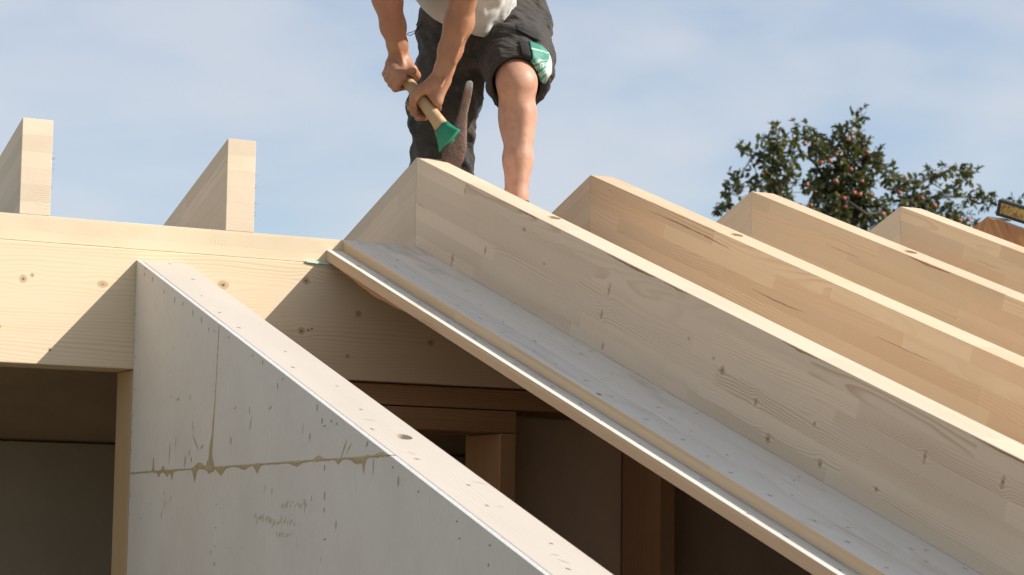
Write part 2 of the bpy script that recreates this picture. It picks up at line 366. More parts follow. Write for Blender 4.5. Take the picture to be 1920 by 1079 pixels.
# brown bark streaks and small splits lying on the rafters' faces (parts of their rafter)
def streak(parent, M, pts, name='bark_streak', mat=None, off=-.0007):
    """pts: (u, w, half width) on the left face (local y=0)"""
    bm = bmesh.new(); rows = []
    P = []
    for (a, b) in zip(pts, pts[1:]):
        for i in range(8):
            t = i/8; P.append(tuple(a[j]*(1-t)+b[j]*t for j in range(3)))
    P.append(pts[-1])
    for i, (u, w, h) in enumerate(P):
        h *= .7+.6*mnoise.noise(Vector((u*60, w*10, 1)))+.2
        w += .0012*mnoise.noise(Vector((u*35, 3, w*9)))
        rows.append((bm.verts.new((u, off, min(w+h, -.0013))), bm.verts.new((u, off, min(w-h, -.0016)))))
    for a, b in zip(rows, rows[1:]): bm.faces.new((a[0], b[0], b[1], a[1]))
    me = bpy.data.meshes.new(name); bm.to_mesh(me); bm.free()
    o = link(name, me, mat or M_split, None, M); o.parent = parent; o.matrix_parent_inverse = parent.matrix_world.inverted()
    return o
for (k, st) in [(0, [(.63, -.003, .0004), (.68, -.0035, .0018), (.74, -.003, .0004)]),
                (0, [(1.10, -.003, .0004), (1.18, -.0045, .002), (1.26, -.005, .0025), (1.33, -.003, .0004)]),
                (0, [(1.37, -.003, .0003), (1.43, -.004, .0014), (1.48, -.003, .0003)]),
                (0, [(1.86, -.003, .0003), (1.93, -.004, .0018), (1.99, -.003, .0003)]),
                (0, [(2.50, -.003, .0003), (2.60, -.004, .002), (2.75, -.003, .0012)]),
                (0, [(.055, -.118, .0003), (.075, -.117, .0007), (.105, -.124, .0003)]),
                (1, [(.36, -.0250, .0003), (.50, -.0236, .0014), (.64, -.0245, .0020), (.77, -.0285, .0003)]),
                (1, [(.91, -.1000, .0002), (1.00, -.1030, .0012), (1.08, -.1020, .0012), (1.15, -.0985, .0002)]),
                (1, [(1.45, -.075, .0003), (1.55, -.076, .0007), (1.66, -.075, .0002)]),
                (2, [(.80, -.003, .0005), (.88, -.005, .003), (.98, -.003, .0008)]),
                (2, [(.42, -.06, .0002), (.50, -.061, .0006), (.58, -.060, .0002)]),
                (3, [(.42, -.07, .0003), (.48, -.071, .0006), (.52, -.070, .0002)])]:
    streak(raf_near[k], frame_near(k*S), st)

# ------------------------------------------------------------------ roof boards under the rafters
ZT = -HV            # top of the upper board at the ridge
TU, TLw = .030, .030
def deck_poly(zt, th, L): # in local slope coords, plumb cut
    w0 = zt*CA; w1 = (zt-th)*CA
    return [(-zt*SA, w0), (L, w0), (L, w1), (-(zt-th)*SA, w1)]
nearroof = empty('roof_deck', (0, 0, ZT), 'double layer of pale roof boards under the near rafters, stepped along its open left edge', 'roof deck')
def deck(name, x0, x1, zt, th, L, far, mats, parent):
    bm = prism(deck_poly(zt, th, L), x0, x1)
    bmesh.ops.recalc_face_normals(bm, faces=bm.faces)
    for f in bm.faces:
        n = f.normal
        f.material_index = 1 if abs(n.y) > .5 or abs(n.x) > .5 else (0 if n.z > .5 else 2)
    bmesh.ops.bevel(bm, geom=[e for e in bm.edges if e.calc_face_angle(0) > .5], offset=.001, segments=1, affect='EDGES')
    return bmfin(bm, name, mats, parent, frame_far() if far else frame_near(), bevel=0)
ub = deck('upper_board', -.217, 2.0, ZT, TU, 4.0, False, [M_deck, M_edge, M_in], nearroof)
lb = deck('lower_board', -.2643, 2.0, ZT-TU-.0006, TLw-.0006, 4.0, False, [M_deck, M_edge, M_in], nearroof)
# torn strip of thin underlay hanging below the lower board
bm = bmesh.new(); rows = []
for i in range(60):
    u = .15+i*.022; dr = .012*max(0, math.sin(min(1, i/22)*math.pi))+.002+.003*mnoise.noise(Vector((i*.3, 0, 0)))
    w = (ZT-.061)*CA
    rows.append((bm.verts.new((u, -.252, w-.001)), bm.verts.new((u, -.250, w-.002-dr)), bm.verts.new((u, -.247, w-.002-dr))))
for a, b in zip(rows, rows[1:]):
    bm.faces.new((a[0], b[0], b[1], a[1])); bm.faces.new((a[1], b[1], b[2], a[2]))
bmfin(bm, 'underlay_strip', M_in, nearroof, frame_near(), bevel=0)
# staple and nail marks
def blob(a, b, l, an, wd_, put):
    bm = bmesh.new(); ca, sa = math.cos(an), math.sin(an); q = []
    for k in range(8):
        th = 2*math.pi*k/8; e = l/2*math.cos(th)*(1+.2*rr.random()); f = wd_/2*math.sin(th)*(1+.3*rr.random())
        q.append(bm.verts.new(put(a+e*ca-f*sa, b+e*sa+f*ca)))
    bm.faces.new(q); me = bpy.data.meshes.new('staple'); bm.to_mesh(me); bm.free(); return me
def marks(parent, M, items, name='staple', mat=None, plane='z', off=.0006):
    """items: (a, b, length, angle, width) in the local plane"""
    for it_ in items:
        me = blob(*it_, (lambda p, q: (p, q, off)) if plane == 'z' else (lambda p, q: (p, off, q)))
        o = link(name, me, mat or M_nail, None, M); o.parent = parent
        o.matrix_parent_inverse = Matrix.Translation(-parent.location) if parent.type == 'EMPTY' else parent.matrix_world.inverted()
w0 = ZT*CA
it = []
rm = random.Random(12)
for u in np.arange(.12, 3.0, .13):
    it.append((u+rm.uniform(-.03, .03), -.195+rm.uniform(0, .02), rm.uniform(.006, .016), rm.uniform(-.5, .5)+.6, .0022))
    if rm.random() < .8: it.append((u+rm.uniform(-.05, .05), -.11+rm.uniform(-.04, .05), rm.uniform(.005, .018), rm.uniform(-.6, .9), .002))
    if rm.random() < .6: it.append((u+rm.uniform(-.05, .05), -.03+rm.uniform(-.015, .02), rm.uniform(.006, .012), rm.uniform(.2, 1.2), .002))
marks(nearroof, frame_near() @ Matrix.Translation((0, 0, w0)), it)
it = [(u+rm.uniform(-.05, .05), -.24+rm.uniform(-.01, .012), rm.uniform(.008, .02), rm.uniform(-.3, .8), .002) for u in np.arange(.3, 3.0, .17)]
marks(nearroof, frame_near() @ Matrix.Translation((0, 0, (ZT-TU)*CA-.0005)), it)

farroof = empty('roof_deck', (-1, 0, ZT), 'pale roof boards under the far rafters, their sawn edge forming a band along the ridge', 'roof deck')
deck('ridge_band', -2.0, 6.0, ZT-.0004, .067, 4.0, True, [M_deck, M_band, M_under], farroof)

# ------------------------------------------------------------------ ridge beam, stud wall, posts
YB = -.008
o = tag(bmfin(box(-6, 1.99, YB, .13, -.6245, -.3155), 'ridge_beam', M_beam, bevel=.003), 'wide yellow spruce ridge beam with round knots, half in sun and half in shade', 'beam')
beam = o
marks(beam, Matrix.Identity(4), [(-.3155+.0, -.497, .005, 0, .005), (-1.02, -.588, .005, 0, .005), (-.305, -.4925, .006, .4, .004)], 'nail_head', plane='y', off=YB-.0006)
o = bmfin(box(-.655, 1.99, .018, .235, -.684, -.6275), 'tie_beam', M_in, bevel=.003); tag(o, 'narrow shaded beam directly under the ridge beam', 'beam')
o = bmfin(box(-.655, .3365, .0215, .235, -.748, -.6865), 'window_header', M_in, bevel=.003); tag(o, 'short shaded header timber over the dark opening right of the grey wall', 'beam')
def post(name, x0, x1, y0, y1, z1, label, mat=M_in, cat='post'):
    return tag(bmfin(box(x0, x1, y0, y1, -3.5, z1), name, mat, bevel=.003), label, cat)
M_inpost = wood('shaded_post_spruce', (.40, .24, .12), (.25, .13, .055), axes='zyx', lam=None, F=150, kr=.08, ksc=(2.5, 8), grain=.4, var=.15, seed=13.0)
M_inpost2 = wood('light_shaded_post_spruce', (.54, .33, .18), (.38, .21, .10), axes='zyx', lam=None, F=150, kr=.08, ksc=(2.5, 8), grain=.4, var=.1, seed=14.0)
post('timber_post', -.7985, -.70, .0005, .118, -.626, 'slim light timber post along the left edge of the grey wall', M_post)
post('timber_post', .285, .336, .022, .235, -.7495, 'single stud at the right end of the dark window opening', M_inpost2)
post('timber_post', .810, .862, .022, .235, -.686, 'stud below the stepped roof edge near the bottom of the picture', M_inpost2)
post('timber_post', .140, .186, 1.14, 1.21, -.76, 'thin far stud glimpsed through the dark window opening', M_inpost)
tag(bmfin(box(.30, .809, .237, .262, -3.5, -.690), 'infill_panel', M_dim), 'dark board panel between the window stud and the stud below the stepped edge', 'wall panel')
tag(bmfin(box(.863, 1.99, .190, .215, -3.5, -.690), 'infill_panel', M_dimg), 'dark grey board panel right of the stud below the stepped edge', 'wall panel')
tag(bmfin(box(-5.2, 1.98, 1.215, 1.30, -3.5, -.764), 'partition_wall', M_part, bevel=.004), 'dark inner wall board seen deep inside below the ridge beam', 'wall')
tag(bmfin(box(-5.2, 1.98, 3.55, 3.7, -3.5, -1.66), 'exterior_wall', M_render), 'long grey outer wall on the far side of the house', 'wall')
tag(bmfin(box(-.6, 1.98, -3.7, -3.56, -3.5, -1.66), 'exterior_wall', M_render), 'grey outer wall under the near eaves', 'wall')
def gable(x0, x1, lab, y0=-3.7):
    k = SA/CA; zt = -.2505
    bm = bmesh.new()
    pts = [(y0, -3.5), (y0, zt+k*y0), (0, zt), (3.7, zt-k*3.7), (3.7, -3.5)]
    a = [bm.verts.new((x0, y, z)) for y, z in pts]; b = [bm.verts.new((x1, y, z)) for y, z in pts]
    bm.faces.new(a); bm.faces.new(b[::-1])
    for i in range(5): bm.faces.new((a[i], a[(i+1) % 5], b[(i+1) % 5], b[i]))
    tag(bmfin(bm, 'gable_wall', M_render), lab, 'wall')
gable(2.0025, 2.15, 'grey gable wall closing the house behind the furthest rafter')
tag(bmfin(box(-6.0, -5.85, .15, 3.7, -3.5, -1.7), 'exterior_wall', M_render), 'grey outer wall at the open left end of the house', 'wall')

# mint tape squeezed out between band and beam
bm = bmesh.new(); rows = []
for i in range(34):
    x = -.328+i*.0022; f = .6*math.sin(min(1, i/20)*math.pi/2)
    rows.append([bm.verts.new((x, y, z)) for y, z in ((.002, -.3145), (-.012-.004*f, -.3115+.0015*mnoise.noise(Vector((i*.5, 0, 0)))), (-.013-.004*f, -.3155-.004*f), (-.0085, -.3165-.003*f))])
for a, b in zip(rows, rows[1:]):
    for j in range(3): bm.faces.new((a[j], b[j], b[j+1], a[j+1]))
tag(bmfin(bm, 'sealing_tape', M_tape, bevel=0), 'scrap of mint green membrane squeezed between ridge band and beam', 'tape')

# ------------------------------------------------------------------ grey partition wall with sloping top
XW = -.7992; KW = math.tan(math.radians(19.55)); ZW = -.3395
pw = empty('dormer_wall', (XW, -1.8, -3.5), 'grey board wall with a sloping timber top and yellow glue smears in its joints', 'wall')
def ztop(y, d=0): return ZW + KW*y - d
def wallpiece(name, pts, x0, x1, mats, bev=.0008, idx=None):
    bm = bmesh.new(); a = [bm.verts.new((x0, y, z)) for y, z in pts]; b = [bm.verts.new((x1, y, z)) for y, z in pts]; n = len(pts)
    bm.faces.new(a); bm.faces.new(b[::-1])
    for i in range(n): bm.faces.new((a[i], a[(i+1) % n], b[(i+1) % n], b[i]))
    bmesh.ops.recalc_face_normals(bm, faces=bm.faces)
    if idx:
        for f in bm.faces: f.material_index = idx(f)
    return bmfin(bm, name, mats, pw, bevel=bev)
ZJ = -.8905; YJ = -.607; YE = -3.6
gi = lambda f: 0 if f.normal.x < -.5 else 1
yb = -.0088
wallpiece('face_board', [(yb, ZJ+.0008), (yb, ztop(yb)), (YJ+.0008, ztop(YJ)), (YJ+.0008+.026, ZJ+.0008)], XW, XW+.0125, [M_gyp, M_gypedge], idx=gi)
wallpiece('face_board', [(YJ-.0008+.026, ZJ+.0008), (YJ-.0008, ztop(YJ)), ((ZJ+.0008-ZW)/KW, ZJ+.0008)], XW, XW+.0125, [M_gyp, M_gypedge], idx=gi)
wallpiece('face_board', [(yb, -3.5), (yb, ZJ-.0008), ((ZJ-.0008-ZW)/KW, ZJ-.0008), (YE, ztop(YE)), (YE, -3.5)], XW, XW+.0125, [M_gyp, M_gypedge], idx=gi)
wallpiece('core', [(yb, -3.5), (yb, ztop(yb, .062)), (YE, ztop(YE, .062)), (YE, -3.5)], XW+.0145, -.6612, M_core)
Mw = Matrix(((0, 1, 0, 0), (-math.cos(math.atan(KW)), 0, -math.sin(math.atan(KW)), 0), (-math.sin(math.atan(KW)), 0, math.cos(math.atan(KW)), ZW), (0, 0, 0, 1)))
tp = bmfin(box(.0125, 3.75, XW+.0142, -.6600, -.058, .0), 'top_plate', M_plate, pw, Mw, bevel=.0012)
tp.parent = None; hole_cut(tp, [(1.516, -.7115)], r=.019)
tp.parent = pw; tp.matrix_parent_inverse = Matrix.Translation(-pw.location)
# glue: irregular beads with drips, real thin relief
def bead(path, seed, wid, drips, name='glue_seam', nrm=-1):
    """path: (y,z) polyline on the wall face"""
    r = random.Random(seed); bm = bmesh.new(); P = []
    for a, b in zip(path, path[1:]):
        n = max(2, int(math.dist(a, b)/.0035))
        for i in range(n): P.append((a[0]+(b[0]-a[0])*i/n, a[1]+(b[1]-a[1])*i/n))
    P.append(path[-1]); rows = []
    d = Vector((path[-1][0]-path[0][0], path[-1][1]-path[0][1])).normalized(); nn = Vector((-d.y, d.x))
    if nn.y < 0 or (abs(nn.y) < .3 and nn.x < 0): nn = -nn
    for i, (y, z) in enumerate(P):
        s = i*.0035
        q = mnoise.noise(Vector((s*26, seed, 0))); q2 = mnoise.noise(Vector((s*90, seed, 5))); q3 = mnoise.noise(Vector((s*160, seed, 9)))
        up = wid*(.55+.9*max(0, q)+.55*q3); dn = wid*(.55+1.0*max(0, q2)+.9*max(0, mnoise.noise(Vector((s*40, seed, 3))))+.4*q3)
        for (c, w_, h_) in drips:
            e = math.exp(-((s-c)/w_)**2*(1+.6*q3))
            if h_ > 0: up += h_*e
            else: dn += -h_*e
        up = max(.0007, up); dn = max(.0007, dn)
        m = .0010+.0008*q3
        rows.append([bm.verts.new((XW-t_, y+nn.x*w_, z+nn.y*w_)) for w_, t_ in ((up, .0001), (up*.5, m), (0, m*1.3), (-dn*.5, m), (-dn, .0001))])
    for a, b in zip(rows, rows[1:]):
        for j in range(4): bm.faces.new((a[j], b[j], b[j+1], a[j+1]))
    me = bpy.data.meshes.new(name); bm.normal_update(); bm.to_mesh(me); bm.free()
    return link(name, me, M_glue, pw, smooth=True)
YH2 = -1.545
bead([(-.003, ZJ), (YH2, ZJ)], 3, .0034, [(.22, .010, -.014), (.28, .02, -.012), (.315, .008, -.022), (.47, .012, -.030), (.50, .03, .012), (.565, .02, -.012), (.64, .025, -.018), (.86, .015, -.018), (.78, .03, -.008), (1.08, .03, -.008), (1.20, .02, .008), (1.30, .012, -.010), (1.395, .03, -.012), (1.425, .007, -.028), (1.5, .02, .006), (.18, .006, .035), (.25, .01, .012)])
bead([(YJ+.001, -.575), (YJ+.006, -.64), (YJ+.014, -.75), (YJ+.022, -.83), (YJ+.027, -.90)], 8, .0024, [(.235, .05, .005), (.27, .03, .014), (.31, .02, .03), (.31, .02, -.02), (.20, .02, .004)])
bead([(YJ-.0002, ztop(YJ)-.002), (YJ+.0015, -.60)], 18, .0006, [])
def smear(y, z, ang, l, w_, seed):
    bm = bmesh.new(); rows = []; n = 14; ca, sa = math.cos(ang), math.sin(ang)
    for i in range(n+1):
        s = (i/n-.5)*l; h = w_/2*math.sin(math.pi*(i+.3)/(n+.6))*(1+.6*mnoise.noise(Vector((i*.8, seed, 0)))); o_ = .25*w_*mnoise.noise(Vector((i*.35, seed, 7)))
        rows.append([bm.verts.new((XW-.0006, y+s*ca-q*sa, z+s*sa+q*ca)) for q in (h+o_, -h+o_)])
    for a, b in zip(rows, rows[1:]): bm.faces.new((a[0], b[0], b[1], a[1]))
    return bm
sm = random.Random(5)
bmA = bmesh.new()
def add_to(bmA, bm):
    me = bpy.data.meshes.new('t'); bm.to_mesh(me); bm.free(); bmA.from_mesh(me); bpy.data.meshes.remove(me)
def wpx(x, y):
    d = CF + CR*((x-W/2)/FPX) - CU*((y-H/2)/FPX); p = CAM + d*((XW-CAM.x)/d.x); return p.y, p.z
for x, y, an, l, w_ in [(318, 850, 1.5, .06, .003), (334, 749, .2, .02, .005), (322, 744, .9, .01, .004), (367, 830, 2.4, .06, .005), (362, 800, 1.9, .03, .003), (379, 838, .5, .02, .006),
                     (433, 826, 1.7, .02, .007), (470, 795, 1.2, .035, .004), (468, 770, 1.5, .02, .003), (507, 765, .4, .02, .004), (581, 820, 1.3, .02, .006), (568, 805, 1.2, .03, .002),
                     (645, 842, .9, .05, .004), (655, 840, .7, .035, .003), (320, 935, 1.5, .012, .003), (308, 925, 1.3, .015, .003), (303, 965, 1.5, .02, .004), (309, 945, 1.2, .02, .003),
                     (630, 985, 1.5, .02, .005), (572, 950, 1.3, .03, .002), (584, 935, 1.5, .015, .003), (395, 1035, .9, .015, .004), (497, 915, 1.5, .02, .002), (510, 920, 1.3, .016, .003),
                     (330, 830, 1.6, .03, .003), (347, 865, 1.4, .03, .006), (357, 745, 1.2, .02, .003), (441, 765, .4, .015, .003), (700, 875, 1.5, .04, .004), (602, 1050, 1.5, .01, .003)]:
    yy, zz = wpx(x, y); add_to(bmA, smear(yy, zz, -an, l, w_, x))
for x0, y0, n, an in [(478, 965, 9, .7), (482, 975, 9, .3), (528, 945, 12, 1.45), (515, 978, 10, .1), (520, 1000, 7, .6)]:
    for i in range(n):
        yy, zz = wpx(x0+i*4.2+sm.uniform(-1, 1), y0+sm.uniform(-5, 5)+(i*2 if an == .7 else 0)); add_to(bmA, smear(yy, zz, -1.2+sm.uniform(-.2, .2), sm.uniform(.006, .018), .0022, i+x0))
me = bpy.data.meshes.new('glue_smears'); bmA.to_mesh(me); bmA.free(); link('glue_smears', me, M_smear, pw)
mk = [(273, 504, .3, .006), (271, 515, 1.2, .008), (286, 524, 1.4, .010), (308, 547, 1.5, .008), (328, 563, 1.4, .014), (343, 570, 1.4, .010), (362, 587, 1.5, .014), (378, 600, 1.5, .012), (392, 618, 1.4, .008), (402, 622, 1.4, .006),
      (255, 590, 1, .005), (253, 638, 1.3, .005), (254, 670, 1.2, .005), (429, 633, .2, .005), (474, 667, .2, .006), (530, 711, .3, .005), (521, 724, 1.5, .012), (493, 680, 1.5, .008),
      (249, 700, 1.4, .006), (252, 730, 1.3, .005), (250, 780, 1, .005), (246, 845, 1, .005), (247, 812, 1, .004), (245, 930, 1.3, .005), (244, 965, 1.2, .005), (406, 946, .3, .005), (405, 990, .2, .005), (403, 1025, .3, .005), (402, 1058, 1.5, .008),
      (609, 799, .4, .006), (622, 790, .4, .005), (632, 795, .6, .006), (609, 878, 1.5, .010), (609, 930, 1.4, .014), (608, 956, 1.5, .008), (609, 1012, .3, .008), (747, 903, 1.5, .016), (737, 877, .3, .005), (785, 922, .2, .005), (857, 978, .2, .005), (862, 1010, .2, .005), (919, 1023, .2, .006), (916, 1060, 1.3, .005), (688, 835, 1.3, .006), (690, 830, 1.0, .006), (604, 790, 1.3, .01), (595, 765, 1.5, .012), (355, 850, 1.5, .012), (359, 862, 1.5, .009)]
for x, y, an, l in mk:
    yy, zz = wpx(x, y); link('staple', blob(yy, zz, l*1.25, -an, .0024, lambda p, q: (XW-.0007, p, q)), M_nail, pw)
rt = random.Random(21)
it = [(u+rt.uniform(-.03, .03), XW+.035+rt.uniform(0, .07), rt.uniform(.006, .012), rt.uniform(.2, 1.3), .003) for u in np.arange(.05, 3.5, .16)]
marks(pw, Mw, it)
it = [(1.62+rt.uniform(-.3, .9), XW+rt.uniform(.03, .12), rt.uniform(.012, .03), rt.uniform(.5, 1.2), .0015) for _ in range(9)]
marks(pw, Mw, it, 'scratch', mat=M_glue)

# ------------------------------------------------------------------ orange edge board with the level lying on it
M_osb = plain('orange_flake_board', (.48, .25, .095), .7, 22, .55, .4, 60)
def osb():
    g = G('orange_plywood'); x, y, z = g.obj()
    a = g.noise(g.comb(g.m2('MULTIPLY_ADD', z, 24.0, g.m2('MULTIPLY', x, 18.0)), y, g.m2('MULTIPLY', g.m2('SUBTRACT', x, z), 5.0)), 1, 5, .65, .6)
    c = g.mix(g.rng(a, .38, .52), (.50, .27, .11), (.36, .17, .065)); c = g.mix(g.rng(a, .6, .68), c, (.16, .07, .03)); c = g.mix(g.rng(a, .36, .26), c, (.58, .36, .17))
    g.put(g.b.inputs['Base Color'], c); g.b.inputs['Roughness'].default_value = .65; return g.m
M_osb = osb()
M_osbe = plain('pale_board_edge', (.66, .52, .36), .7, 20, .15, .2)
eb = empty('edge_board', (2.0085, 0, -.002), 'orange veneer edge board of the gable, a tool lying on top of it', 'board')
for far in (False, True):
    bm = prism(rafter_poly(4.05), 0, .024) if not far else prism(rafter_poly(4.05), -.024, 0)
    bmesh.ops.recalc_face_normals(bm, faces=bm.faces)
    for f in bm.faces: f.material_index = 0 if abs(f.normal.y) > .5 else 1
    bmfin(bm, 'board', [M_osb, M_osbe], eb, (frame_far if far else frame_near)(2.0085, -.0035) @ Matrix.Translation((.0008 if far else 0, 0, 0)), bevel=0)
def level():
    g = G('worn_yellow_paint'); tc = g.n('ShaderNodeTexCoord').outputs['Object']
    a = g.noise(tc, 60, 5, .75); c = g.mix(g.rng(a, .42, .6), (.50, .33, .05), (.20, .11, .03)); c = g.mix(g.rng(a, .62, .7), c, (.05, .04, .03))
    g.put(g.b.inputs['Base Color'], c); g.b.inputs['Roughness'].default_value = .5
    blk = plain('black_rubber', (.03, .032, .03), .6, 20, .3, .2)
    e = empty('spirit_level', (2.05, -.03, .03), 'worn yellow and black spirit level lying on the orange edge board', 'level')
    M = frame_near(2.036, 0) @ Matrix.Translation((.005, 0, .030)) @ Matrix.Rotation(math.radians(-1.6), 4, 'Y')
    bmfin(box(.012, .80, 0, .022, -.018, .018), 'body', g.m, e, M, bevel=.002)
    bm = box(.006, .80, -.003, .026, .0182, .026); box(.006, .80, -.003, .026, -.026, -.0182, bm)
    bmfin(bm, 'frame_rails', blk, e, M, bevel=.002)
    for u in (0, .79): bmfin(box(u, u+.014, -.004, .027, -.027, .027), 'end_cap', blk, e, M, bevel=.005)
    return e
level()
# small batten the level rests on
tag(bmfin(box(.03, .06, -.02, .05, .0, .0035), 'shim', M_osbe, M=frame_near(2.0085, -.003), bevel=.0005), 'thin light shim under the end of the spirit level', 'shim')

# ------------------------------------------------------------------ implicit surfaces
class Field:
    def __init__(s, lo, hi, h):
        s.lo = np.array(lo, np.float32); s.h = h; s.n = (np.ceil((np.array(hi)-np.array(lo))/h)+1).astype(int)
        s.F = np.full(s.n, .05, np.float32)
    def sub(s, lo, hi, pad):
        a = np.clip(np.floor((np.array(lo)-pad-s.lo)/s.h).astype(int), 0, s.n-1); b = np.clip(np.ceil((np.array(hi)+pad-s.lo)/s.h).astype(int)+1, 1, s.n)
        sl_ = tuple(slice(i, j) for i, j in zip(a, b))
        ax = [s.lo[k]+s.h*np.arange(a[k], b[k], dtype=np.float32) for k in range(3)]
        return sl_, np.meshgrid(*ax, indexing='ij')
    def comb(s, sl_, d, k, op='u'):
        F = s.F[sl_]
        if op == 's': s.F[sl_] = np.maximum(F, -d) if k <= 0 else -s.smin(-F, d, k); return
        s.F[sl_] = s.smin(F, d, k)
    @staticmethod
    def smin(a, b, k):
        if k <= 0: return np.minimum(a, b)
        h = np.clip(.5+.5*(b-a)/k, 0, 1); return b*(1-h)+a*h-k*h*(1-h)
    def cap(s, a, b, ra, rb, k=.01, flat=None, fac=1., op='u'):
        a = np.array(a, np.float32); b = np.array(b, np.float32); R_ = max(ra, rb)*max(1, 1/fac if fac < 1 else 1)
        sl_, (X, Y, Z) = s.sub(np.minimum(a, b), np.maximum(a, b), R_+.03)
        if X.size == 0: return
        ab = b-a; X = X-a[0]; Y = Y-a[1]; Z = Z-a[2]
        t = np.clip((X*ab[0]+Y*ab[1]+Z*ab[2])/max(1e-9, float(ab@ab)), 0, 1)
        X = X-t*ab[0]; Y = Y-t*ab[1]; Z = Z-t*ab[2]
        q = X*X+Y*Y+Z*Z
        if flat is not None:
            f = np.array(flat, np.float32); f = f/np.linalg.norm(f); c = X*f[0]+Y*f[1]+Z*f[2]; q = q+c*c*(fac*fac-1)
        s.comb(sl_, np.sqrt(q)-(ra+(rb-ra)*t), k, op)
    def chain(s, pts, rs, k=.01, **kw):
        for i in range(len(pts)-1): s.cap(pts[i], pts[i+1], rs[i], rs[i+1], k, **kw)
    def ell(s, c, r, R=None, k=.01, op='u'):
        c = np.array(c, np.float32); m = max(r)
        sl_, (X, Y, Z) = s.sub(c, c, m+.03)
        if X.size == 0: return
        X = X-c[0]; Y = Y-c[1]; Z = Z-c[2]
        if R is not None:
            R = np.array(R); X, Y, Z = (R[0][i]*X+R[1][i]*Y+R[2][i]*Z for i in range(3))
        q = np.sqrt((X/r[0])**2+(Y/r[1])**2+(Z/r[2])**2)
        g = np.sqrt((X/r[0]**2)**2+(Y/r[1]**2)**2+(Z/r[2]**2)**2)+1e-6
        s.comb(sl_, q*(q-1)/g, k, op)
    def cut(s, p, n, lo, hi):
        """keep the side the normal points away from, inside lo..hi"""
        sl_, (X, Y, Z) = s.sub(lo, hi, 0); n = np.array(n, float); n = n/np.linalg.norm(n)
        s.F[sl_] = np.maximum(s.F[sl_], (X-p[0])*n[0]+(Y-p[1])*n[1]+(Z-p[2])*n[2])
    def grid(s):
        return np.meshgrid(*[s.lo[k]+s.h*np.arange(s.n[k], dtype=np.float32) for k in range(3)], indexing='ij')
    def mesh(s, name, relax=2):
        F = s.F; S_ = (F < 0)
        c = np.zeros(tuple(s.n-1), np.uint8)
        for i in (0, 1):
            for j in (0, 1):
                for k in (0, 1): c += S_[i:s.n[0]-1+i, j:s.n[1]-1+j, k:s.n[2]-1+k]
        act = (c > 0) & (c < 8); I = np.argwhere(act); idx = np.full(act.shape, -1, np.int32); idx[act] = np.arange(len(I))
        P = np.zeros((len(I), 3)); cnt = np.zeros(len(I)); 
        corners = [(i, j, k) for i in (0, 1) for j in (0, 1) for k in (0, 1)]
        V = {q: F[I[:, 0]+q[0], I[:, 1]+q[1], I[:, 2]+q[2]].astype(float) for q in corners}
        for q in corners:
            for ax in range(3):
                if q[ax] == 0:
                    r = list(q); r[ax] = 1; r = tuple(r); a, b = V[q], V[r]; m = (a < 0) != (b < 0)
                    t = np.where(m, a/np.where(m, a-b, 1), 0)
                    p = np.array(q, float)[None, :].repeat(len(I), 0); p[:, ax] = t
                    P += p*m[:, None]; cnt += m
        P = (P/cnt[:, None]+I)*s.h+s.lo
        Q = []
        for ax in range(3):
            o1, o2 = [a for a in range(3) if a != ax]
            A = [slice(None)]*3; B = [slice(None)]*3; A[ax] = slice(0, -1); B[ax] = slice(1, None)
            for z in (o1, o2): A[z] = slice(1, -1); B[z] = slice(1, -1)
            a, b = S_[tuple(A)], S_[tuple(B)]; E = np.argwhere(a != b); ins = a[tuple(E.T)]
            E = E+np.array([0 if k == ax else 1 for k in range(3)])
            def cell(d1, d2):
                q = E.copy(); q[:, o1] += d1; q[:, o2] += d2; return idx[q[:, 0], q[:, 1], q[:, 2]]
            f = np.stack([cell(-1, -1), cell(0, -1), cell(0, 0), cell(-1, 0)], 1)
            fl = ins if ax != 1 else ~ins
            f[~fl] = f[~fl][:, ::-1]; Q.append(f)
        Q = np.concatenate(Q)
        for _ in range(relax):
            acc = np.zeros_like(P); n_ = np.zeros(len(P))
            for i in range(4):
                for j in ((i+1) % 4,):
                    np.add.at(acc, Q[:, i], P[Q[:, j]]); np.add.at(n_, Q[:, i], 1)
                    np.add.at(acc, Q[:, j], P[Q[:, i]]); np.add.at(n_, Q[:, j], 1)
            P = P*.5+.5*acc/np.maximum(n_, 1)[:, None]
        me = bpy.data.meshes.new(name); me.from_pydata(P.tolist(), [], Q.tolist()); me.update()
        return me
def A3(px, py, Y): return np.array(at(px, py, Y))

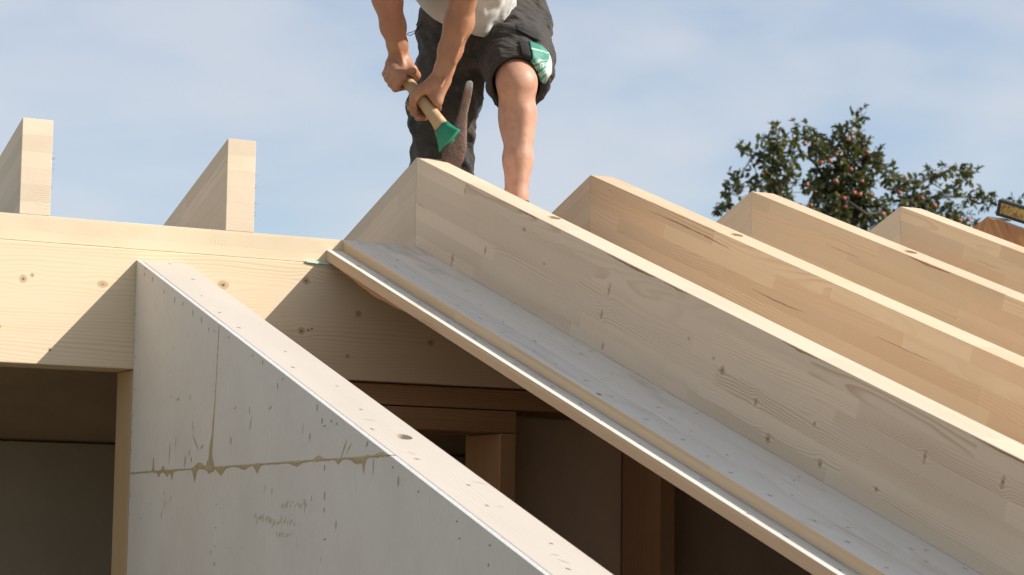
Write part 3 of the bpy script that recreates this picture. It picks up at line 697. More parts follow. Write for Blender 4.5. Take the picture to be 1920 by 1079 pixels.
# ------------------------------------------------------------------ the worker
HE = A3(763, 152, .045); HH = A3(843, 254, -.055)         # axe handle: grip end and head end
HD = (HH-HE)/np.linalg.norm(HH-HE)
def on_handle(t, phi, R, u, v):
    return HE+HD*t+(u*math.cos(phi)+v*math.sin(phi))*R
def hand(F, tc, wrist, phis, thumb, R0=.031, sgn=1, kp=.012, wr=.023, sh=0.):
    """four fingers and a thumb closed round the handle"""
    C = HE+HD*tc; w = wrist-C; u = w-HD*(w@HD); u /= np.linalg.norm(u); v = np.cross(HD, u)
    offs = tuple(q+sh for q in (.030, .010, -.010, -.029)); rad = (.0098, .0102, .0098, .0086); ln = (1, 1.03, 1, .93)
    knk = []
    for i in range(4):
        p = [on_handle(tc+offs[i]*(1 if j == 0 else .93), math.radians(a)*sgn, R0*q*ln[i], u, v) for j, (a, q) in enumerate(phis)]
        knk.append(p[0]); r = rad[i]
        F.chain(p, [r*1.22, r*1.08, r, r*.86][:len(p)], .003)
        F.ell(p[1], (r*1.12,)*3, k=.003)
    for i in range(4):
        a = wrist+HD*((offs[i]-sh)*.45); F.cap(a, knk[i], wr*.62, rad[i]*1.25, kp)
    for i in range(3): F.cap(wrist*.5+knk[i]*.5, knk[i+1]*.7+wrist*.3, .011, .010, .010)
    tp_ = [on_handle(tc+o_, math.radians(a)*sgn, q, u, v) for o_, a, q in thumb]
    F.cap(wrist, tp_[0], wr*.7, .0155, .014); F.chain(tp_, [.0155, .0125, .0105, .009], .005)
def worker():
    RW, LW = A3(749, 103, .055), A3(828, 148, -.035)
    F = Field((-.30, -.66, -.50), (.62, .86, 1.02), .005)
    # front leg (his left)
    K = A3(969, 156, -.06); hipL = A3(955, 42, .20); c1 = A3(975, 212, -.05); c2 = A3(971, 300, -.05); c3 = A3(968, 372, -.05)
    ankL = A3(966, 400, -.05); ankL[2] = -.20
    F.cap(hipL, K, .088, .058, .02)
    F.chain([K, c1, c2, c3, ankL], [.047, .043, .040, .031, .031], .02)
    F.ell(K+np.array((0, -.020, .004)), (.034, .026, .040), k=.02)                        # kneecap
    F.ell(K+np.array((-.004, -.026, -.055)), (.020, .014, .020), k=.02)
    F.ell(c1*.75+c2*.25+np.array((.014, .026, .01)), (.040, .036, .085), k=.03)          # calf
    F.ell(c1+np.array((-.016, .02, .0)), (.034, .036, .075), k=.03)
    F.cap(c1+np.array((-.004, -.036, 0)), c3+np.array((0, -.022, 0)), .012, .010, .02)   # shin bone
    # rear leg (his right)
    K2 = A3(822, 262, .33); hipR = A3(862, 48, .20); ank2 = np.array((.30, .66, -.39))
    F.cap(hipR, K2, .085, .058, .02); F.chain([K2, K2*.6+ank2*.4, ank2], [.056, .052, .035], .02)
    F.ell(K2+np.array((0, -.02, 0)), (.04, .03, .045), k=.02)
    # trunk
    pel = (hipL+hipR)/2+np.array((0, .02, .01)); wst = A3(870, -35, .09); chs = A3(850, -140, -.15); nk = A3(848, -215, -.29)
    F.cap(hipL, hipR, .10, .10, .03); F.cap(pel, wst, .125, .12, .03, flat=(.3, 1, .2), fac=1.25)
    F.cap(wst, chs, .125, .145, .03, flat=(.2, 1, .3), fac=1.3)
    shR = A3(748, -205, -.235); shL = A3(962, -200, -.25)
    F.cap(shR, shL, .062, .062, .04); F.cap(chs, nk, .09, .055, .04); 
    # head, bent down over the work
    hc = nk+np.array((-.012, -.135, .012)); fd = np.array((-.06, -.30, -.95)); fd /= np.linalg.norm(fd)
    up = np.array((-.02, -.95, .30)); up -= fd*(up@fd); up /= np.linalg.norm(up); rt_ = np.cross(fd, up)
    F.cap(nk, hc-up*.04-fd*.01, .056, .052, .03)
    Rm = np.stack([rt_, fd, up])
    F.ell(hc+fd*-.01+up*.03, (.076, .096, .088), Rm, .02); F.ell(hc+fd*.03-up*.045, (.056, .062, .062), Rm, .03)
    F.ell(hc+fd*.07-up*.095, (.026, .022, .020), Rm, .02)
    F.cap(hc+fd*.088+up*.005, hc+fd*.112-up*.035, .009, .014, .008)
    for s_ in (-1, 1):
        F.ell(hc+fd*.094+up*.012+rt_*s_*.034, (.017, .012, .012), Rm, .006, op='s')
        F.cap(hc+fd*.092+up*.028+rt_*s_*.016, hc+fd*.085+up*.026+rt_*s_*.052, .006, .005, .008)
        F.ell(hc+fd*.083+up*.012+rt_*s_*.034, (.013, .013, .013), Rm, .002)
        F.ell(hc-fd*.005-up*.005+rt_*s_*.079, (.008, .020, .032), Rm, .006)
    F.cap(hc+fd*.094-up*.062-rt_*.022, hc+fd*.094-up*.062+rt_*.022, .007, .007, .006); F.cap(hc+fd*.101-up*.0655-rt_*.024, hc+fd*.101-up*.0655+rt_*.024, .003, .003, .002, op='s')
    # arms
    eR = A3(714, -62, -.11); eL = A3(888, -52, -.25)
    fl = np.array(CF)
    F.chain([shR, eR], [.056, .043], .02)
    F.chain([eR, A3(727, 0, -.05), A3(737, 50, .0), A3(745, 85, .035), RW], [.042, .0385, .0335, .0265, .0235], .02)
    F.ell(A3(724, -20, -.07), (.040, .036, .065), k=.02)
    F.chain([shL, eL], [.056, .045], .02)
    F.chain([eL, A3(868, 0, -.175), A3(859, 45, -.13), A3(844, 95, -.083), A3(833, 130, -.05), LW], [.043, .0350, .0385, .0325, .026, .0235], .015)
    F.ell(A3(864, 32, -.14), (.038, .034, .055), k=.015)
    F.cap(A3(862, 60, -.155), A3(838, 140, -.072), .007, .006, .014)                     # tendon
    for V_ in ([(876, 40, -.175), (864, 80, -.145), (850, 115, -.105), (838, 142, -.075), (826, 165, -.075)], [(868, 95, -.115), (852, 118, -.105), (842, 140, -.080)], [(732, 40, -.045), (740, 75, -.005), (752, 105, .020), (757, 125, .015)]):
        P_ = [A3(*q) for q in V_]; F.chain(P_, [.0045]*len(P_), .008)
    hand(F, -.030, RW, ((75, 1.20), (150, 1.25), (215, 1.05), (262, .9)), ((.024, 8, .036), (.030, -45, .032), (.030, -100, .029), (.026, -150, .027)), sgn=SGN, wr=.027)
    hand(F, .070, LW, ((12, 1.12), (-70, 1.25), (-145, 1.15), (-196, 1.35)), ((-.006, 52, .042), (-.004, 95, .038), (.004, 132, .034), (.012, 162, .031)), sgn=SGN, wr=.028, sh=.012)
    body = F.mesh('body')
    # skin
    g = G('tanned_skin'); tc = g.n('ShaderNodeTexCoord').outputs['Object']; n = g.noise(tc, 14, 4, .6); n2 = g.noise(tc, 130, 3, .6); n3 = g.noise(tc, 42, 3, .55)
    sx, sy, sz = g.obj()
    c = g.mix(g.rng(n, .35, .7), (.38, .17, .09), (.46, .225, .13)); c = g.mix(g.rng(n3, .5, .8, 0, .3), c, (.44, .17, .11)); c = g.mix(g.rng(n2, .60, .74, 0, .45), c, (.25, .10, .06)); n4 = g.noise(tc, 5, 3, .6); c = g.mix(g.rng(n4, .5, .7, 0, .45), c, (.50, .20, .14)); c = g.mix(g.rng(g.noise(tc, 24, 4, .7), .64, .75, 0, .5), c, (.56, .42, .31))
    # legs are paler than the arms
    c = g.mix(g.rng(sx, .17, .20), c, g.mix(g.rng(n3, .4, .7), (.51, .28, .185), (.45, .225, .145)))
    g.put(g.b.inputs['Base Color'], c); g.b.inputs['Roughness'].default_value = .52; g.b.inputs['Subsurface Weight'].default_value = .12
    g.b.inputs['Subsurface Radius'].default_value = (.6, .25, .12); g.b.inputs['Subsurface Scale'].default_value = .01; g.bump(g.m2('ADD', g.m2('MULTIPLY', n3, .3), g.m2('MULTIPLY', n2, .25)), .25, .003)
    pe = empty('person', (.2, .2, -.45), 'worker in grey shirt and dark work shorts bending over the ridge', 'person')
    link('body', body, g.m, pe, smooth=True)
    # hair cap
    Fh = Field(hc-.16, hc+.16, .005); Fh.ell(hc-fd*.016+up*.038, (.084, .103, .092), Rm, 0)
    Fh.cut(hc+fd*.055, fd-up*.55, hc-.16, hc+.16); Fh.cut(hc-up*.05, -up+fd*.7, hc-.16, hc+.16)
    hair = plain('brown_hair', (.09, .05, .025), .6, 30, .4, .6, 150); link('hair', Fh.mesh('hair'), hair, pe, smooth=True)
    # boots
    boot = plain('dark_leather_boot', (.045, .035, .028), .6, 15, .3, .3)
    for a, dz in ((ankL, (.03, -.15)), (ank2, (.02, -.15))):
        Fb = Field(a+np.array((-.09, -.26, -.13)), a+np.array((.09, .12, .12)), .006)
        fz = a[2]-.066 if a[1] < 0 else a[2]-.06; nx = np.array((dz[0], dz[1], 0))
        Fb.cap(a+np.array((0, 0, .07)), a, .046, .046, .02); Fb.cap(a+np.array((0, .03, -.03)), a+nx+np.array((0, 0, -.045)), .040, .038, .03)
        sl_ = -.36 if a[1] > 0 else .36
        link('boot', Fb.mesh('boot'), boot, pe, smooth=True)
    # shorts
    Fs = Field((.0, -.22, -.14), (.68, .56, .66), .005)
    Fs.cap(hipL, hipR, .118, .118, .04); Fs.cap(pel, wst*.55+pel*.45, .145, .132, .03, flat=(.3, 1, .2), fac=1.2)
    ax = (K-hipL)/np.linalg.norm(K-hipL); hemc = K-ax*.028
    Fs.chain([hipL+np.array((.004, 0, 0)), hipL*.45+K*.55+np.array((.010, 0, .0)), K+ax*.05+np.array((.004, .006, -.006))], [.114, .100, .082], .03)
    ax2 = (K2-hipR)/np.linalg.norm(K2-hipR)
    Fs.chain([hipR, hipR*.4+K2*.6, K2+np.array((.02, .02, -.08)), K2+np.array((.045, .05, -.16))], [.112, .098, .088, .086], .03)
    pk = A3(1004, 128, .04); Fs.ell(pk, (.045, .075, .078), k=.02)
    Fs.ell(A3(997, 62, .2), (.035, .06, .05), k=.02)
    pR = A3(784, 205, .32); Fs.ell(pR, (.025, .06, .07), k=.015)
    X, Y, Z = Fs.grid()
    # cloth folds
    def nz(a, b, c_, s_):
        return np.sin(a*s_+1.3*np.sin(b*s_*.7+.6)+.9*np.sin(c_*s_*1.1))*np.cos(c_*s_*.6+1.1*np.sin(a*s_*.5+2))
    Dk = (X-K[0])*ax[0]+(Y-K[1])*ax[1]+(Z-K[2])*ax[2]
    fold = .0055*nz(Z+.3*X, X, Y, 62)+.0028*nz(X+Z, Y, Z, 120)+.002*np.sin(Z*95+22*X+2*np.sin(X*30+Y*14))*np.clip((Y+.12)*3, .2, 1)
    Fs.F += np.where(Fs.F < .04, fold, 0).astype(np.float32)
    # leg opening over the knee
    lo = np.array((.14, -.22, -.1)); hi = np.array((.62, .09, .40))
    cp_ = K+ax*.004+np.array((0, 0, .012)); nrm = ax*.9+np.array((-.05, -.18, .15))
    Fs.cut(cp_, nrm, lo, hi)
    Fs.cap(hemc-ax*.02, hemc+ax*.14, .068, .072, 0, op='s')
    g = G('dirty_dark_workwear'); tc = g.n('ShaderNodeTexCoord').outputs['Object']; n = g.noise(tc, 9, 5, .65); n2 = g.noise(tc, 34, 4, .7)
    c = g.mix(g.rng(n, .35, .7), (.026, .023, .019), (.060, .046, .034)); c = g.mix(g.rng(n2, .60, .75, 0, .5), c, (.13, .10, .075)); c = g.mix(g.rng(g.noise(tc, 75, 2, .5), .76, .80, 0, .6), c, (.42, .38, .3))
    g.put(g.b.inputs['Base Color'], c); g.b.inputs['Roughness'].default_value = .85; g.b.inputs['Sheen Weight'].default_value = .05
    sx, sy, sz = g.obj(); wr_ = g.noise(g.comb(g.m2('MULTIPLY', sx, 9.0), g.m2('MULTIPLY', sy, 9.0), g.m2('MULTIPLY_ADD', sz, 30.0, g.m2('MULTIPLY', sx, 9.0))), 1, 3, .55, 1.6)
    g.bump(g.m2('ADD', g.m2('ADD', g.m2('MULTIPLY', n2, .3), g.m2('MULTIPLY', wr_, 1.6)), g.m2('MULTIPLY', g.noise(tc, 420, 2, .5), .15)), .8, .008)
    sme = Fs.mesh('shorts', 1); shorts = link('shorts', sme, g.m, pe, smooth=True)
    bv = BVHTree.FromPolygons([v.co[:] for v in sme.vertices], [p.vertices[:] for p in sme.polygons])
    def conform(name, Lp, Rp, nu, nv, mat, off, par):
        def along(P, t):
            t *= len(P)-1; i = min(int(t), len(P)-2); f = t-i; return (P[i][0]*(1-f)+P[i+1][0]*f, P[i][1]*(1-f)+P[i+1][1]*f)
        bm = bmesh.new(); uvl = bm.loops.layers.uv.new('UVMap'); V = {}
        last = 6.2
        for j in range(nv+1):
            for i in range(nu+1):
                a = along(Lp, j/nv); b = along(Rp, j/nv); f = i/nu; x_, y_ = a[0]*(1-f)+b[0]*f, a[1]*(1-f)+b[1]*f
                d = (CF+CR*((x_-W/2)/FPX)-CU*((y_-H/2)/FPX)).normalized(); hit_ = bv.ray_cast(CAM, d)
                if hit_[0] is not None: last = hit_[3]; p = hit_[0]+hit_[1]*off*(1 if hit_[1].dot(d) < 0 else -1)
                else: p = CAM+d*(last+.004)
                V[i, j] = bm.verts.new(p)
        for j in range(nv):
            for i in range(nu):
                f = bm.faces.new((V[i, j], V[i+1, j], V[i+1, j+1], V[i, j+1]))
                for lp, (a, b) in zip(f.loops, ((i, j), (i+1, j), (i+1, j+1), (i, j+1))): lp[uvl].uv = (a/nu, b/nv)
        me = bpy.data.meshes.new(name); bm.to_mesh(me); bm.free(); o = link(name, me, mat, None, None, True)
        md = o.modifiers.new('s', 'SOLIDIFY'); md.thickness = .0025; md.offset = 0
        o.parent = par; return o
    blk = plain('black_pocket_cloth', (.018, .017, .016), .8, 30, .4, .5, 120)
    bp_ = conform('side_pocket', [(972, 78), (977, 100), (982, 118), (996, 140), (1008, 170)], [(1008, 82), (1024, 98), (1031, 118), (1030, 150), (1018, 172)], 14, 18, blk, .003, shorts)
    conform('pocket_flap', [(966, 49), (968, 60)], [(1006, 68), (1012, 82)], 14, 5, blk, .007, shorts)
    g = G('green_label'); uv = g.n('ShaderNodeUVMap'); sp = g.n('ShaderNodeSeparateXYZ'); g.l(uv.outputs[0], sp.inputs[0]); u_, v_ = sp.outputs[0], sp.outputs[1]
    c = (.035, .21, .14)
    tri = g.rng(g.m2('SUBTRACT', g.m2('MULTIPLY_ADD', v_, .0, u_), g.m2('MULTIPLY_ADD', g.m2('ABSOLUTE', g.m2('SUBTRACT', v_, .62)), .9, .62)), -.02, .02)
    c = g.mix(g.m2('MULTIPLY', tri, .75), c, (.55, .60, .50))
    row = g.rng(g.m2('ABSOLUTE', g.m2('SUBTRACT', g.m2('FRACT', g.m2('MULTIPLY_ADD', v_, 7.0, g.m2('MULTIPLY', u_, 1.5))), .5)), .36, .30)
    gl = g.rng(g.noise(g.comb(g.m2('MULTIPLY', u_, 26.0), g.m2('MULTIPLY', v_, 22.0), 1.0), 1, 2, .6), .47, .52)
    zone = g.m2('MULTIPLY', g.m2('MULTIPLY', g.rng(v_, .36, .40), g.rng(v_, .95, .88)), g.rng(u_, .14, .2))
    c = g.mix(g.m2('MULTIPLY', g.m2('MULTIPLY', row, gl), g.m2('MULTIPLY', zone, .85)), c, (.60, .66, .56))
    ln = g.rng(g.m2('ABSOLUTE', g.m2('SUBTRACT', g.m2('MULTIPLY_ADD', u_, -.05, v_), .14)), .022, .012)
    c = g.mix(g.m2('MULTIPLY', ln, .7), c, (.45, .6, .5))
    g.put(g.b.inputs['Base Color'], c); g.b.inputs['Roughness'].default_value = .6
    conform('green_label', [(991, 81), (995, 97), (997, 110), (993, 119), (1006, 132), (1015, 150), (1019, 157)], [(1013, 88), (1025, 100), (1029, 110), (1031, 122), (1030, 138), (1026, 150), (1021, 157)], 16, 22, g.m, .0062, bp_)
    # drawstring loop and frayed threads at his hip
    bm = bmesh.new(); 
    for P in ([(793, 42), (786, 48), (783, 54), (775, 60), (766, 62), (763, 65), (769, 67), (777, 63), (782, 57), (787, 52), (793, 48)], [(790, 40), (784, 43), (780, 47)], [(791, 46), (784, 50), (787, 55)]):
        pts = [A3(a, b, .17+.002*i) for i, (a, b) in enumerate(P)]; tube(bm, pts, [.0011]*len(pts), 6)
    bmfin(bm, 'cord', blk, pe, bevel=0, smooth=True)
    # t-shirt
    Ft = Field((-.22, -.46, .30), (.62, .30, 1.0), .006)
    hm = A3(862, -55, .03)
    Ft.cap(shR, shR*.45+eR*.55, .076, .072, .03); Ft.cap(shL, shL*.45+eL*.55, .076, .072, .03)
    for e_, s_ in ((eR, shR), (eL, shL)):
        d_ = (e_-s_)/np.linalg.norm(e_-s_); q_ = s_*.5+e_*.5
        Ft.cut(q_, d_, np.minimum(s_, e_)-.09, np.maximum(q_, e_)+.09)
    Ft.cap(hm+(hm-chs)*.9, chs, .149, .158, .03)
    Ft.cap(chs, nk-np.array((0, 0, .02)), .150, .078, .04); Ft.cap(shR, shL, .078, .078, .05)
    X, Y, Z = Ft.grid(); fo = .005*nz(X+.5*Z, Z, Y, 42)+.0025*nz(Z+X, X, Y, 95)
    Ft.F += np.where(Ft.F < .045, fo, 0).astype(np.float32)
    Ft.cut(hm+np.array((0, .13, 0)), np.array((-.10, .82, -.50)), (-.22, -.46, .30), (.62, .30, 1.0))
    shirt = plain('grey_white_cotton', (.56, .53, .49), .9, 10, .12, .4, 60)
    link('t_shirt', Ft.mesh('t_shirt', 2), shirt, pe, smooth=True)
SGN = 1
worker()

# ------------------------------------------------------------------ axe
def axe():
    e = empty('axe', tuple(HH), 'axe with pale handle, green painted end and rusty head, held by the worker', 'axe')
    D = Vector(HD); vv = Vector(CF).cross(D).normalized(); 
    if vv.z > 0: vv = -vv                      # points down-left in the picture
    ww = D.cross(vv).normalized()
    _v, _w = vv.copy(), ww.copy()
    if _w.dot(Vector(CF)) > 0: _w = -_w      # points to the viewer's side
    vv = (_v*math.cos(.5)-_w*math.sin(.5)).normalized(); ww = D.cross(vv).normalized()
    def loft(name, secs, mat, seg=28, power=2.3):
        bm = bmesh.new(); rings = []
        for t, a, b, sh in secs:
            c = Vector(HE)+D*t+vv*sh; r = []
            for k in range(seg):
                th = 2*math.pi*k/seg; cx, sy = math.cos(th), math.sin(th)
                r.append(bm.verts.new(c+vv*(a*math.copysign(abs(cx)**(2/power), cx))+ww*(b*math.copysign(abs(sy)**(2/power), sy))))
            rings.append(r)
        for a, b in zip(rings, rings[1:]):
            for k in range(seg): bm.faces.new((a[k], a[(k+1) % seg], b[(k+1) % seg], b[k]))
        bm.faces.new(rings[0][::-1]); bm.faces.new(rings[-1])
        return bmfin(bm, name, mat, e, bevel=0, smooth=True)
    ash = plain('worn_ash_wood', (.50, .33, .17), .5, 24, .3, .3, 90)
    grn = plain('green_paint', (.015, .20, .115), .4, 30, .2, .2)
    L_ = float(np.linalg.norm(HH-HE))
    loft('handle', [(-.060, .013, .013, 0), (-.056, .0165, .016, 0), (0, .0165, .016, 0), (.06, .0165, .016, 0), (.09, .0175, .016, 0), (L_-.060, .0195, .016, .001), (L_-.034, .0235, .0155, .004)], ash)
    gp = loft('painted_end', [(L_-.0338, .0237, .0157, .004), (L_-.020, .0285, .0140, .006), (L_-.002, .037, .0125, .009), (L_+.010, .045, .0110, .011), (L_+.012, .045, .0105, .011)], grn, power=3.6)
    # head
    rust = G('rusty_steel'); tc = rust.n('ShaderNodeTexCoord').outputs['Object']; n = rust.noise(tc, 38, 6, .7); n2 = rust.noise(tc, 130, 4, .7)
    c = rust.mix(rust.rng(n, .35, .6), (.19, .09, .055), (.10, .07, .053)); c = rust.mix(rust.rng(n2, .6, .72, 0, .7), c, (.30, .26, .22))
    x, y, z = rust.obj(); c = rust.mix(rust.rng(z, .185, .22), c, (.30, .29, .27))
    rust.put(rust.b.inputs['Base Color'], c); rust.b.inputs['Roughness'].default_value = .6; rust.b.inputs['Metallic'].default_value = .25; rust.bump(n2, .7, .004)
    prof = [(880.5, 152, 3.5, .003), (880, 156, 6.5, .004), (878, 169, 7.8, .006), (873.5, 191, 8.4, .009), (868, 213, 8.6, .012), (863, 236, 12.5, .017), (857, 256, 18, .022), (852, 278, 23, .026), (849, 302, 20, .020), (849, 318, 11, .014), (846, 328, 5, .008)]
    bm = bmesh.new(); rings = []; seg = 24
    for i, (px, py, hw, th) in enumerate(prof):
        c = at(px, py, -.052+.02*((py-150)/160)**2); h_ = hw/665; r = []
        for k in range(seg):
            a = 2*math.pi*k/seg; cx, sy = math.cos(a), math.sin(a); q = 2/3.2
            wob = 1+.06*mnoise.noise(Vector((i*.9, k*.7, 2)))
            r.append(bm.verts.new(c+Vector(CR)*(h_*wob*math.copysign(abs(cx)**q, cx))+Vector((CF.x, CF.y, 0)).normalized()*(th*.5*math.copysign(abs(sy)**q, sy))))
        rings.append(r)
    for a, b in zip(rings, rings[1:]):
        for k in range(seg): bm.faces.new((a[k], a[(k+1) % seg], b[(k+1) % seg], b[k]))
    bm.faces.new(rings[0][::-1]); bm.faces.new(rings[-1])
    hd = bmfin(bm, 'axe_head', rust.m, e, bevel=0, smooth=True)
    # eye socket: raised ring with a near-black oval, the hole's shade put into its colour
    dk = plain('eye_hole_shade', (.035, .022, .016), .8, 40, .4, .5)
    cc = at(854, 282, -.054); 
    for nm, ra, rb, mt, dy in (('eye_ring', .0155, .030, rust.m, 0), ('eye_hole', .0105, .023, dk, -.004)):
        bm = bmesh.new(); rings = []
        for r_, d_ in ((1.12, .016), (1.0, -.0), (.86, -.002)):
            rings.append([bm.verts.new(cc+Vector(CR)*(ra*r_*math.cos(a)*1-.12*rb*math.sin(a))+Vector((0, 0, 1))*(rb*r_*math.sin(a))+Vector((0, 1, 0))*(d_+dy)) for a in (2*math.pi*k/28 for k in range(28))])
        for a, b in zip(rings, rings[1:]):
            for k in range(28): bm.faces.new((a[k], a[(k+1) % 28], b[(k+1) % 28], b[k]))
        bm.faces.new(rings[-1])
        o = bmfin(bm, nm, mt, None, bevel=0, smooth=True); o.parent = hd; o.matrix_parent_inverse = Matrix.Translation(-e.location)
    # green-stained collar between handle and head
    gs = plain('green_stained_wood', (.06, .12, .075), .6, 35, .4, .5)
    bm = bmesh.new(); tube(bm, [at(834, 248, -.035), at(843, 264, -.030), at(851, 280, -.020)], [.019, .021, .014], 20)
    bmfin(bm, 'collar', gs, e, bevel=0, smooth=True)
axe()

# ------------------------------------------------------------------ apple tree behind the house
def apple_tree():
    YT = 18.0; r = random.Random(44); s = 1/146.0
    bark = plain('apple_bark', (.10, .08, .06), .9, 6, .3, .6, 30)
    g = G('apple_leaf'); gi_ = g.n('ShaderNodeAttribute', attribute_name='tone', attribute_type='GEOMETRY').outputs['Fac']
    c = g.mix(gi_, (.04, .052, .02), (.17, .155, .055))
    g.put(g.b.inputs['Base Color'], c); g.b.inputs['Roughness'].default_value = .5
    tr = g.n('ShaderNodeBsdfTranslucent'); g.put(tr.inputs['Color'], g.mix(1.0, c, (1.5, 1.6, .7), 'MULTIPLY')); mx = g.n('ShaderNodeMixShader'); mx.inputs[0].default_value = .25
    g.l(g.b.outputs[0], mx.inputs[1]); g.l(tr.outputs[0], mx.inputs[2]); g.l(mx.outputs[0], g.out.inputs[0])
    t = empty('apple_tree', tuple(at(1600, 350, YT).xy)+(-3.75,), 'leafy apple tree full of red apples rising behind the rear rafters', 'tree')
    V = lambda px, py, dy=0.: at(px, py, YT+dy)
    bm = bmesh.new(); base = Vector((V(1600, 350).x, YT, -3.8))
    tube(bm, [base, base+Vector((.05, 0, 1.2)), base+Vector((-.05, .1, 2.6)), base+Vector((.1, 0, 4.2)), V(1610, 640), V(1600, 500), V(1590, 420), V(1580, 340), V(1585, 270)], [.22, .17, .15, .13, .11, .085, .06, .04, .018], 10)
    limbs = [([(1600, 500, 0), (1520, 470, -.3), (1470, 400, -.4), (1455, 340, -.4), (1450, 285, -.3), (1457, 242, -.3)], .06),
             ([(1590, 430, 0), (1560, 340, .2), (1535, 300, .2), (1505, 292, .1), (1490, 270, 0), (1500, 240, 0)], .035),
             ([(1470, 320, -.4), (1440, 288, -.4), (1415, 290, -.4), (1395, 312, -.4), (1381, 345, -.4), (1368, 372, -.4), (1350, 404, -.4)], .016),
             ([(1585, 300, 0), (1600, 262, 0), (1606, 236, 0), (1616, 211, 0)], .014),
             ([(1590, 330, 0), (1628, 290, -.2), (1652, 312, -.2), (1668, 332, -.2)], .018),
             ([(1600, 500, 0), (1670, 440, .3), (1700, 385, .4), (1722, 350, .4), (1748, 328, .4), (1790, 320, .4), (1828, 324, .4)], .04),
             ([(1705, 385, .4), (1750, 372, .4), (1800, 370, .4), (1835, 372, .4), (1862, 380, .4), (1900, 372, .4)], .02),
             ([(1720, 430, .3), (1770, 410, .3), (1800, 402, .3), (1822, 418, .3)], .02),
             ([(1750, 345, .4), (1775, 355, .4), (1792, 372, .4)], .01), ([(1560, 330, .2), (1530, 360, .2), (1500, 400, 0)], .02),
             ([(1590, 380, -.2), (1620, 400, -.3), (1655, 400, -.3)], .03), ([(1600, 600, 0), (1450, 560, .3), (1380, 500, .2)], .05), ([(1600, 600, 0), (1740, 560, .3), (1830, 520, .3)], .05)]
    for P, r0 in limbs:
        pts = [V(*p)+Vector((r.uniform(-.02, .02), r.uniform(-.1, .1), r.uniform(-.02, .02))) for p in P]; n = len(pts)
        tube(bm, pts, [max(.005, r0*(1-.85*i/(n-1))) for i in range(n)], 6)
    blobs = [(1457, 248, 11), (1450, 268, 20), (1500, 246, 14), (1508, 256, 12), (1424, 284, 15), (1402, 276, 8), (1398, 286, 9), (1455, 296, 26), (1436, 318, 18), (1487, 292, 18), (1476, 320, 14), (1460, 345, 28), (1435, 352, 20), (1478, 362, 24), (1425, 348, 11),
             (1530, 284, 22), (1520, 270, 14), (1555, 262, 16), (1565, 285, 24), (1585, 250, 15), (1582, 240, 9), (1600, 275, 24), (1605, 300, 26), (1560, 320, 26), (1590, 330, 32), (1541, 340, 16), (1600, 362, 34), (1560, 365, 30), (1520, 352, 14), (1625, 385, 26), (1590, 400, 38), (1550, 395, 26),
             (1615, 212, 8), (1606, 224, 5), (1604, 237, 6), (1628, 290, 16), (1634, 306, 13), (1648, 312, 12), (1660, 318, 8), (1668, 330, 6), (1655, 402, 18), (1640, 420, 24), (1612, 268, 12),
             (1690, 345, 15), (1700, 338, 12), (1722, 358, 20), (1700, 372, 22), (1682, 390, 18), (1735, 382, 20), (1720, 400, 26), (1678, 352, 11), (1748, 328, 11), (1758, 318, 8), (1775, 316, 8), (1782, 326, 8), (1800, 320, 6), (1828, 324, 7), (1818, 333, 6), (1806, 342, 9), (1795, 350, 7), (1772, 362, 9), (1788, 372, 9), (1808, 372, 8),
             (1830, 372, 10), (1848, 368, 10), (1852, 384, 9), (1786, 398, 12), (1800, 410, 12), (1758, 400, 14), (1822, 420, 10), (1745, 410, 14), (1778, 420, 14), (1898, 380, 7), (1880, 385, 6),
             (1384, 332, 6), (1378, 346, 10), (1370, 362, 11), (1372, 352, 8), (1359, 384, 9), (1350, 400, 8), (1358, 396, 6),
             (1450, 400, 34), (1500, 425, 36), (1560, 450, 46), (1630, 455, 44), (1700, 440, 36), (1480, 480, 50), (1560, 520, 60), (1660, 520, 60), (1740, 490, 50), (1420, 530, 50), (1790, 540, 50), (1500, 590, 60), (1620, 600, 70), (1730, 600, 60), (1400, 480, 30)]
    vs, fs, tone = [], [], []
    def leaf(p, d, up, L_, tn):
        sd = d.cross(up).normalized(); up = sd.cross(d).normalized(); b = len(vs); wd_ = L_*.27; cup = up*(wd_*.35)
        vs.extend([p, p+d*L_*.30+sd*wd_+cup, p+d*L_*.70+sd*wd_*.85+cup-up*L_*.05, p+d*L_-up*L_*.16, p+d*L_*.70-sd*wd_*.85+cup-up*L_*.05, p+d*L_*.30-sd*wd_+cup, p+d*L_*.5])
        fs.extend([(b, b+1, b+6), (b+1, b+2, b+6), (b+2, b+3, b+6), (b+3, b+4, b+6), (b+4, b+5, b+6), (b+5, b, b+6)]); tone.extend([tn]*6)
    def rv():
        v = Vector((r.gauss(0, 1), r.gauss(0, 1), r.gauss(0, 1))); return v.normalized()
    spots = []
    for (px, py, rad) in blobs:
        low = py > 440 and rad > 30
        dy = r.uniform(-.25, .25)+(.4 if px > 1680 else 0)-(.35 if px < 1480 else 0); c0 = V(px, py, dy); R_ = rad*s
        n = int((rad**2)*(.018 if low else (.058 if 1540 < px < 1640 and py > 290 else .031)))+3
        for _ in range(n):
            o_ = rv()*R_*(r.random()**.45); o_.y *= 1.5; p = c0+o_; out = (o_.normalized()+rv()*.7+Vector((0, 0, .15))).normalized() if o_.length > 0 else rv()
            tl = r.uniform(.04, .12); q = p+out*tl
            if r.random() < .5: tube(bm, [c0+o_*.35, p, q], [.006, .004, .002], 3)
            tn = min(1, max(0, r.gauss(.38, .24)))
            for k in range(r.randint(4, 7)):
                d = (out*r.uniform(.2, 1.0)+rv()*.9).normalized(); leaf(p+out*tl*r.random(), d, (Vector((0, 0, 1))+rv()*.8).normalized(), r.uniform(.06, .108)*(1.25 if low else 1), min(1, max(0, tn+r.uniform(-.15, .15))))
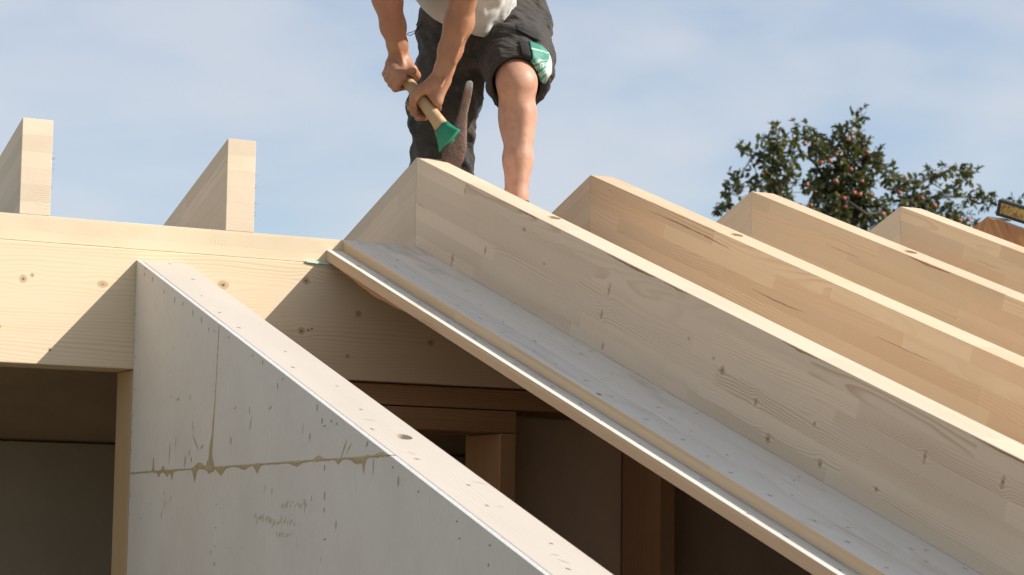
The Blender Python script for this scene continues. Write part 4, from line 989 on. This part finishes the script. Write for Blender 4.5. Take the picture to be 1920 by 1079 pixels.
        if not low and rad > 12: spots.append((c0, R_))
    me = bpy.data.meshes.new('crown'); me.from_pydata([v[:] for v in vs], [], fs); me.update()
    at_ = me.attributes.new('tone', 'FLOAT', 'FACE'); at_.data.foreach_set('value', tone)
    link('crown', me, g.m, t); bmfin(bm, 'trunk', bark, t, bevel=0, smooth=True)
    ga = G('red_apple'); tc = ga.n('ShaderNodeTexCoord').outputs['Object']; oi = ga.n('ShaderNodeObjectInfo').outputs['Random']
    c = ga.mix(ga.rng(ga.m2('ADD', ga.noise(tc, 14, 3, .5), ga.m2('MULTIPLY', oi, .3)), .45, .85), (.33, .035, .028), (.42, .17, .08))
    ga.put(ga.b.inputs['Base Color'], c); ga.b.inputs['Roughness'].default_value = .35
    bm = bmesh.new(); bmesh.ops.create_uvsphere(bm, u_segments=14, v_segments=10, radius=.034)
    for v in bm.verts:
        rr_ = math.hypot(v.co.x, v.co.y); v.co.z *= .92
        if rr_ < .02: v.co.z -= math.copysign(.009*(1-rr_/.02), v.co.z)
    am = bpy.data.meshes.new('apple'); bm.to_mesh(am); bm.free(); am.materials.append(ga.m); am.polygons.foreach_set('use_smooth', [True]*len(am.polygons))
    pts = [V(x, y, -.35) for x, y in ((1465, 279), (1456, 340), (1470, 348), (1590, 262), (1568, 290), (1595, 318), (1601, 362), (1585, 390), (1633, 365), (1540, 305), (1625, 285), (1686, 362), (1728, 372), (1800, 414), (1815, 412), (1612, 365), (1420, 306), (1434, 324), (1492, 312), (1582, 372), (1556, 302), (1752, 386), (1655, 402), (1520, 385), (1567, 340), (1616, 340))]
    while len(pts) < 52:
        c0, R_ = r.choice(spots); o_ = rv()*R_*r.uniform(.5, 1); o_.y *= .9; pts.append(c0+o_)
    for p in pts:
        a = bpy.data.objects.new('apple', am); COL.objects.link(a); a.location = p; a.scale = (r.uniform(.75, 1.05),)*3; a.rotation_euler = (r.uniform(-.5, .5), r.uniform(-.5, .5), r.random()*6)
        a.parent = t; a.matrix_parent_inverse = Matrix.Translation(-t.location)
apple_tree()
